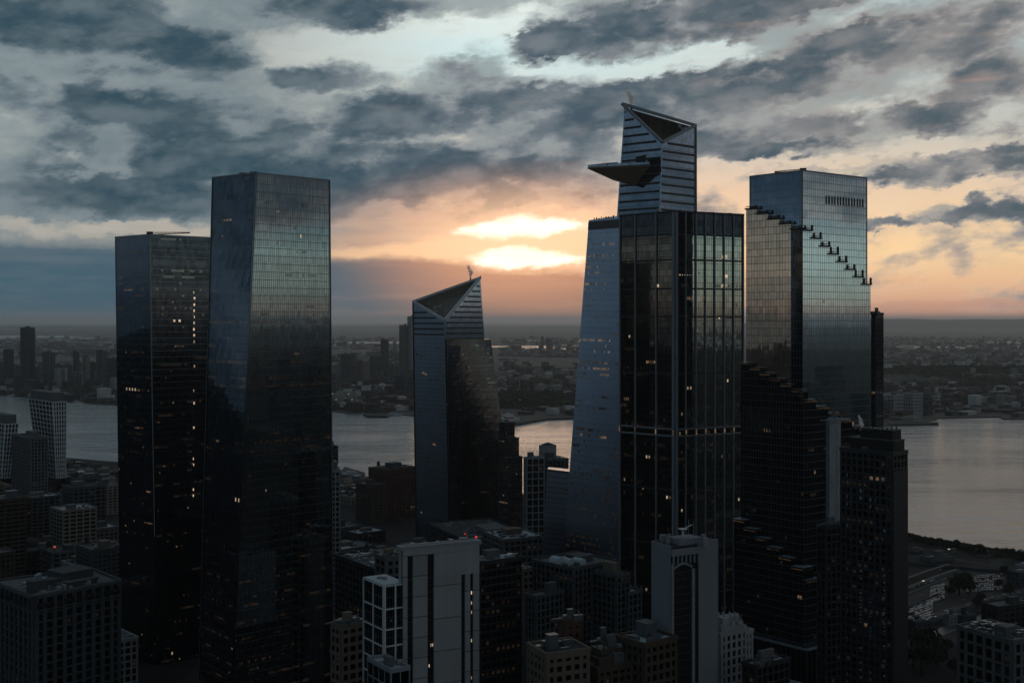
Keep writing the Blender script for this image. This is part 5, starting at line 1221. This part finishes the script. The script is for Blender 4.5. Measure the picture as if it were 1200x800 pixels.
# parking lots, highway and railway land at lower right -----------------------------
def strip(name, pts, w, z, m):
    mb = MB(); L = []
    for i, p in enumerate(pts):
        d_ = (pts[min(i + 1, len(pts) - 1)] - pts[max(i - 1, 0)]).normalized(); s_ = Vector((-d_.y, d_.x, 0)) * w / 2; L.append((p - s_ + Vector((0, 0, z)), p + s_ + Vector((0, 0, z))))
    for a, b in zip(L, L[1:]): mb.quad(a[0], b[0], b[1], a[1])
    return mb.build(name, m, None, 'structure')
def Q(px, py, z=0): return G(px, EYE * F / (py - 375), z)
M['asphalt'] = solid('worn_asphalt', (.026, .028, .031), .8, .3, .08, spec=.15, streaks=False); M['lotgrey'] = solid('lot_surface', (.030, .032, .036), .8, .4, .05, spec=.15, streaks=False); M['paint'] = solid('road_paint', (.35, .35, .34), .6, .2)
sheet('parking_lot', [Q(1062, 742, .06), Q(1106, 722, .06), Q(1148, 702, .06), Q(1182, 690, .06), Q(1178, 672, .06), Q(1140, 664, .06), Q(1100, 672, .06), Q(1060, 690, .06)], M['lotgrey'])
sheet('parking_lot', [Q(1060, 780, .05), Q(1140, 745, .05), Q(1140, 735, .05), Q(1120, 728, .05), Q(1060, 748, .05)], M['asphalt'])
strip('highway', [Q(1050, 735), Q(1095, 720), Q(1140, 706), Q(1180, 696), Q(1230, 684)], 16, .10, M['asphalt']); strip('highway', [Q(1190, 655), Q(1165, 657), Q(1176, 664), Q(1190, 672), Q(1215, 680)], 12, .11, M['asphalt'])
strip('ramp', [Q(1050, 686), Q(1085, 673), Q(1112, 664.5)], 3.0, 3.2, M['roof_grey']); strip('ramp', [Q(1056, 694), Q(1095, 678), Q(1122, 669)], 3.0, 2.2, M['roof_grey']); strip('ramp', [Q(1056, 699), Q(1095, 683), Q(1128, 671)], 2.0, .6, M['roof_grey'])
strip('path', [Q(1050, 650), Q(1120, 655), Q(1200, 668)], 7, .05, M['lotgrey'])
for off in (-5.2, 0, 5.2):
    a, b = Q(1050, 735), Q(1230, 684); 
    strip('lane_line', [Q(1050, 735 + off * .35), Q(1095, 720 + off * .33), Q(1140, 706 + off * .3), Q(1180, 696 + off * .28), Q(1230, 684 + off * .26)], .25, .115, M['paint'])
def car_mesh(m_, glassm):
    mb = MB(); P = lambda x, y, z_: Vector((x, y, z_)); prof = [(-2.2, .35), (-2.2, .85), (-1.7, .95), (-1.3, 1.42), (.6, 1.42), (1.2, .95), (2.15, .80), (2.2, .35)]
    A = [P(x, -.88 if z_ < 1 else -.7, z_) for x, z_ in prof]; B = [P(x, .88 if z_ < 1 else .7, z_) for x, z_ in prof]; mb.poly(A); mb.poly(B[::-1])
    for i in range(8): j = (i + 1) % 8; mb.quad(A[j], A[i], B[i], B[j])
    bodyn = len(mb.f)
    for s_ in (-1, 1): mb.quad(P(-1.25, s_ * .80, 1.0), P(1.05, s_ * .80, 1.0), P(.6, s_ * .73, 1.36), P(-1.1, s_ * .73, 1.36))
    mb.quad(P(1.22, -.7, .98), P(1.22, .7, .98), P(.68, .64, 1.38), P(.68, -.64, 1.38)); gn = len(mb.f)
    for x in (-1.35, 1.35):
        for s_ in (-.8, .8):
            c_ = Vector((x, s_, .33)); n = 8; R = [c_ + Vector((.33 * math.cos(6.283 * i / n), .08 * (1 if s_ > 0 else -1), .33 * math.sin(6.283 * i / n))) for i in range(n)]; mb.poly(R)
    o = mb.build('car', m_, None); me = o.data; me.materials.append(glassm); me.materials.append(M['black'])
    for i, pl in enumerate(me.polygons): pl.material_index = 0 if i < bodyn else 1 if i < gn else 2
    bpy.data.objects.remove(o); return me
paints = [('white', (.32, .32, .33)), ('silver', (.18, .185, .2)), ('black', (.012, .012, .014)), ('dark red', (.09, .015, .012)), ('blue', (.03, .05, .11)), ('grey', (.10, .105, .11))]
CM = [(n_, car_mesh(solid('car_paint_' + n_.replace(' ', '_'), c_, .22, .05, spec=.7), M['black'])) for n_, c_ in paints]
rp = random.Random(8); ncar = 0
def lot(corner, ux_, vx_, nu, nv, su, sv, where):
    global ncar
    for v in range(nv):
        for u in range(nu):
            p = corner + ux_ * (u * su) + vx_ * (v * sv + (v // 2) * 2.2)
            if rp.random() < .16 or ncar >= 262 or not 1064 < proj(p)[0] < 1205: continue
            n_, me = rp.choice(CM[:2] + CM); o = bpy.data.objects.new('parked_car', me); C.objects.link(o); o.location = (p.x, p.y, .13); o.rotation_euler.z = math.atan2(vx_.y, vx_.x) + rp.uniform(-.04, .04) + (math.pi if rp.random() < .5 else 0)
            tag(o, f"{n_} car parked in the rows {where}", 'car', 'cars in the parking lots'); ncar += 1
lot(Q(1134, 694), (Q(1170, 691) - Q(1134, 694)).normalized(), (Q(1140, 668) - Q(1136, 692)).normalized(), 13, 8, 2.75, 7.8, 'of the far lot beside the curving road')
lot(Q(1064, 738), (Q(1106, 721) - Q(1064, 738)).normalized(), (Q(1068, 700) - Q(1064, 738)).normalized(), 15, 9, 2.75, 7.6, 'of the near lot below the ramps')
lot(Q(1090, 706), (Q(1116, 699) - Q(1090, 706)).normalized(), (Q(1092, 686) - Q(1090, 706)).normalized(), 8, 7, 2.75, 7.8, 'of the middle lot')
lot(Q(1066, 690), (Q(1104, 677) - Q(1066, 690)).normalized(), (Q(1068, 684) - Q(1066, 690)).normalized(), 18, 2, 2.75, 6.2, 'under the pale ramps')
rq = random.Random(77)
for k in range(26):
    u = rq.random(); y = 735 - 51 * u; px = 1050 + 180 * u; p = Q(px, y + rq.choice((-1.5, -.5, .8, 1.8))); n_, me = rq.choice(CM); o = bpy.data.objects.new('driving_car', me); C.objects.link(o); o.location = (p.x, p.y, .13); o.rotation_euler.z = math.atan2((Q(1230, 684) - Q(1050, 735)).y, (Q(1230, 684) - Q(1050, 735)).x)
    tag(o, f"{n_} car on the highway at right", 'car', 'cars on the highway')
lot(Q(1060, 766), (Q(1100, 752) - Q(1060, 766)).normalized(), (Q(1064, 745) - Q(1060, 766)).normalized(), 12, 4, 2.75, 7.4, 'of the lot left of the stone corner building')
lot(Q(1146, 668), (Q(1176, 674) - Q(1146, 668)).normalized(), (Q(1144, 664) - Q(1146, 668)).normalized(), 16, 2, 2.75, 7.0, 'at the bank side of the far lot')
# railway tracks and low walls crossing the yard
for k in range(5): strip('railway_track', [Q(1050, 757 + k * 2.6), Q(1110, 733 + k * 2.0), Q(1165, 716 + k * 1.5), Q(1240, 694 + k * 1.2)], 1.7, .12, M['frame_grey'])
for k, (a_, b_) in enumerate((((1050, 744), (1125, 722)), ((1125, 722), (1240, 698)), ((1050, 660), (1200, 674)), ((1140, 708), (1148, 690)), ((1060, 716), (1100, 698)), ((1112, 728), (1158, 716)))):
    p, q = Q(*a_), Q(*b_); mb = MB(); n_ = (q - p).normalized(); n_ = Vector((n_.y, -n_.x, 0)); mb.hexa([p, q, q - n_ * .5, p - n_ * .5], [v + Vector((0, 0, 2.6)) for v in (p, q, q - n_ * .5, p - n_ * .5)])
    solo(mb, 'yard_wall', FAC['slate'], ('low wall along the near side of the highway', 'low wall along the highway towards the right edge', 'low wall below the river bank trees', 'short wall beside the far parking lot', 'low wall crossing the near parking lot', 'short wall by the white kiosk')[k], 'wall', p)
# lamp posts with white heads
for k, (px, py, on) in enumerate(((1112, 664, 1), (1082, 704, 1), (1081, 722, 0), (1102, 690, 0), (1160, 672, 0), (1146, 700, 0), (1176, 700, 0), (1092, 736, 0), (1130, 728, 0), (1190, 690, 0))):
    p = Q(px, py); t = thing('lot_light_pole', ('lit ' if on else 'unlit ') + ('tall lamp pole ' + ('beside the pale ramps' if k in (0,) else 'near the dark tower' if k < 3 else 'over the lots and highway at right')), 'lamp post', p, 'lamp poles of the lots'); mb = MB(); mb.cyl(p, .22, 16, 6, .12); mb.build('pole', M['frame_grey'], t); mb = MB(); mb.box(p + Vector((0, 0, 16)), 1.8, 1.0, .5); mb.build('lamp_head', M['lit_white'] if on else M['frame_grey'], t)
# sheds of the railway yard and waterfront
for k, (x0, xn, x1, y, d, st, lab) in enumerate(((1120, 1130, 1144, 723, 880, 'grey', 'grey shed between the tracks and the stone corner building'), (1064, 1074, 1092, 730, 860, 'slate', 'slate shed beside the tracks at the dark tower'), (1096, 1106, 1126, 650, 1150, 'tan', 'tan pavilion among the river bank trees'), (1190, 1200, 1222, 664, 1080, 'white', 'pale kiosk at the right edge by the bank'), (1062, 1068, 1082, 647, 1150, 'slate', 'small dark shed at the river bank left end of the trees'), (1078, 1092, 1118, 655, 1110, 'grey', 'low grey shed in front of the river bank trees'), (1140, 1150, 1178, 655, 1130, 'brown', 'low brown shed below the river bank trees'), (1150, 1170, 1215, 712, 850, 'dark', 'flat dark hall above the stone corner building'),
                                                  (1105, 1112, 1122, 722, 880, 'white', 'tiny white kiosk on the road by the lots'), (1180, 1195, 1230, 672, 1010, 'slate', 'low slate depot inside the curving road at right'))):
    block('waterfront_shed', lab, 'building', rect(x0, xn, x1, d, 24), zat(y, d), st, 4, 5, 2, 1.6, .3, 5000 + k, .0, detail=False, tank=False, rich=1)
# shore lamps on the far side
for k, (x, y) in enumerate(((389.5, 461.5), (408.5, 462), (394, 468.5), (412.5, 468.5), (1036, 463))):
    d = 2950; p = W(x, y, d); t = thing('far_lamp', ('first', 'second', 'third', 'fourth', 'fifth')[k] + ' white point lamp from the left on the far shore', 'lamp', (p.x, p.y, -.4)); mb = MB(); mb.cyl(Vector((p.x, p.y, -.4)), .4, p.z + .4, 5); mb.build('pole', M['frame_grey'], t); mb = MB(); mb.cyl(p, 1.3, 1.6, 6); mb.build('lamp_head', M['lit_white'], t)
# roof beacons
for k, (x, y, d) in enumerate(((545, 626, 880), (558, 629.5, 880), (64, 641.5, 760))):
    p = W(x, y, d); t = thing('beacon_light', ('left red beacon behind the concrete slab tower', 'right red beacon behind the concrete slab tower', 'single red beacon among the dark blocks at lower left')[k], 'beacon', (p.x, p.y, 0)); mb = MB(); mb.cyl(Vector((p.x, p.y, 0)), .3, p.z, 6); mb.build('mast', M['frame_dark'], t); mb = MB(); mb.cyl(p, .7, .9, 8); mb.build('lamp_head', M['lit_red'], t)

# the city beyond the frame, behind and beside the viewpoint: mirrored in the glass fronts
rb = random.Random(404); mb = MB(); n = 0
while n < 1500:
    a = rb.uniform(0, 6.283); d = 320 + 3800 * rb.random() ** .8; x, y = d * math.cos(a), d * math.sin(a)
    n += 1
    if y > 0 and abs(x) < y * .52 + 60: continue
    if y > shore_y(x) - 80 or (x > 700 and y > 820): continue
    mb.box((x, y, 0), rb.uniform(22, 60), rb.uniform(20, 50), min(rb.choice((20, 28, 36, 50, 70, 95, 120)) * rb.uniform(.7, 1.3), 225 * (1 - 0 * d)) * (1.0 if d > 600 else .6), GA)
o = mb.build('midtown_blocks', FAC['slate'], None, 'stuff'); tag(o, 'dense dark city blocks all around outside the picture', 'buildings')

# where a label would fit several, say which one from the left
ORD = ('leftmost', 'second', 'third', 'fourth', 'fifth', 'sixth', 'seventh', 'eighth', 'ninth', 'tenth', 'eleventh', 'twelfth', 'thirteenth', 'fourteenth', 'fifteenth', 'sixteenth', 'seventeenth', 'eighteenth', 'nineteenth', 'twentieth')
by = {}
for o in C.objects:
    if o.parent is None and o.get('category') in ('building', 'tree', 'car', 'lamp post', 'pier'): by.setdefault(o['label'], []).append(o)
for lab, os_ in by.items():
    if 1 < len(os_) <= 20:
        os_.sort(key=lambda o: o.location.x / o.location.y)
        for k, o in enumerate(os_):
            if len(lab.split()) < 14: o['label'] = lab + (', leftmost' if k == 0 else f', {ORD[k]} from left')
# ------------------------------------------------------------------ haze
m = bpy.data.materials.new('haze_air'); m.use_nodes = True; nt = m.node_tree; nt.nodes.clear(); out = nt.nodes.new('ShaderNodeOutputMaterial'); pv = nt.nodes.new('ShaderNodeVolumePrincipled')
pv.inputs['Color'].default_value = (.84, .93, 1.0, 1); pv.inputs['Density'].default_value = 2.8e-5; pv.inputs['Anisotropy'].default_value = .62; nt.links.new(pv.outputs[0], out.inputs['Volume'])
mb = MB(); mb.box((0, 35000, -6), 200000, 100000, 408); hz_ = mb.build('haze', m, None, 'stuff')
hz_['label'] = 'thin grey evening haze lying over the river and far shore'; hz_['category'] = 'haze'
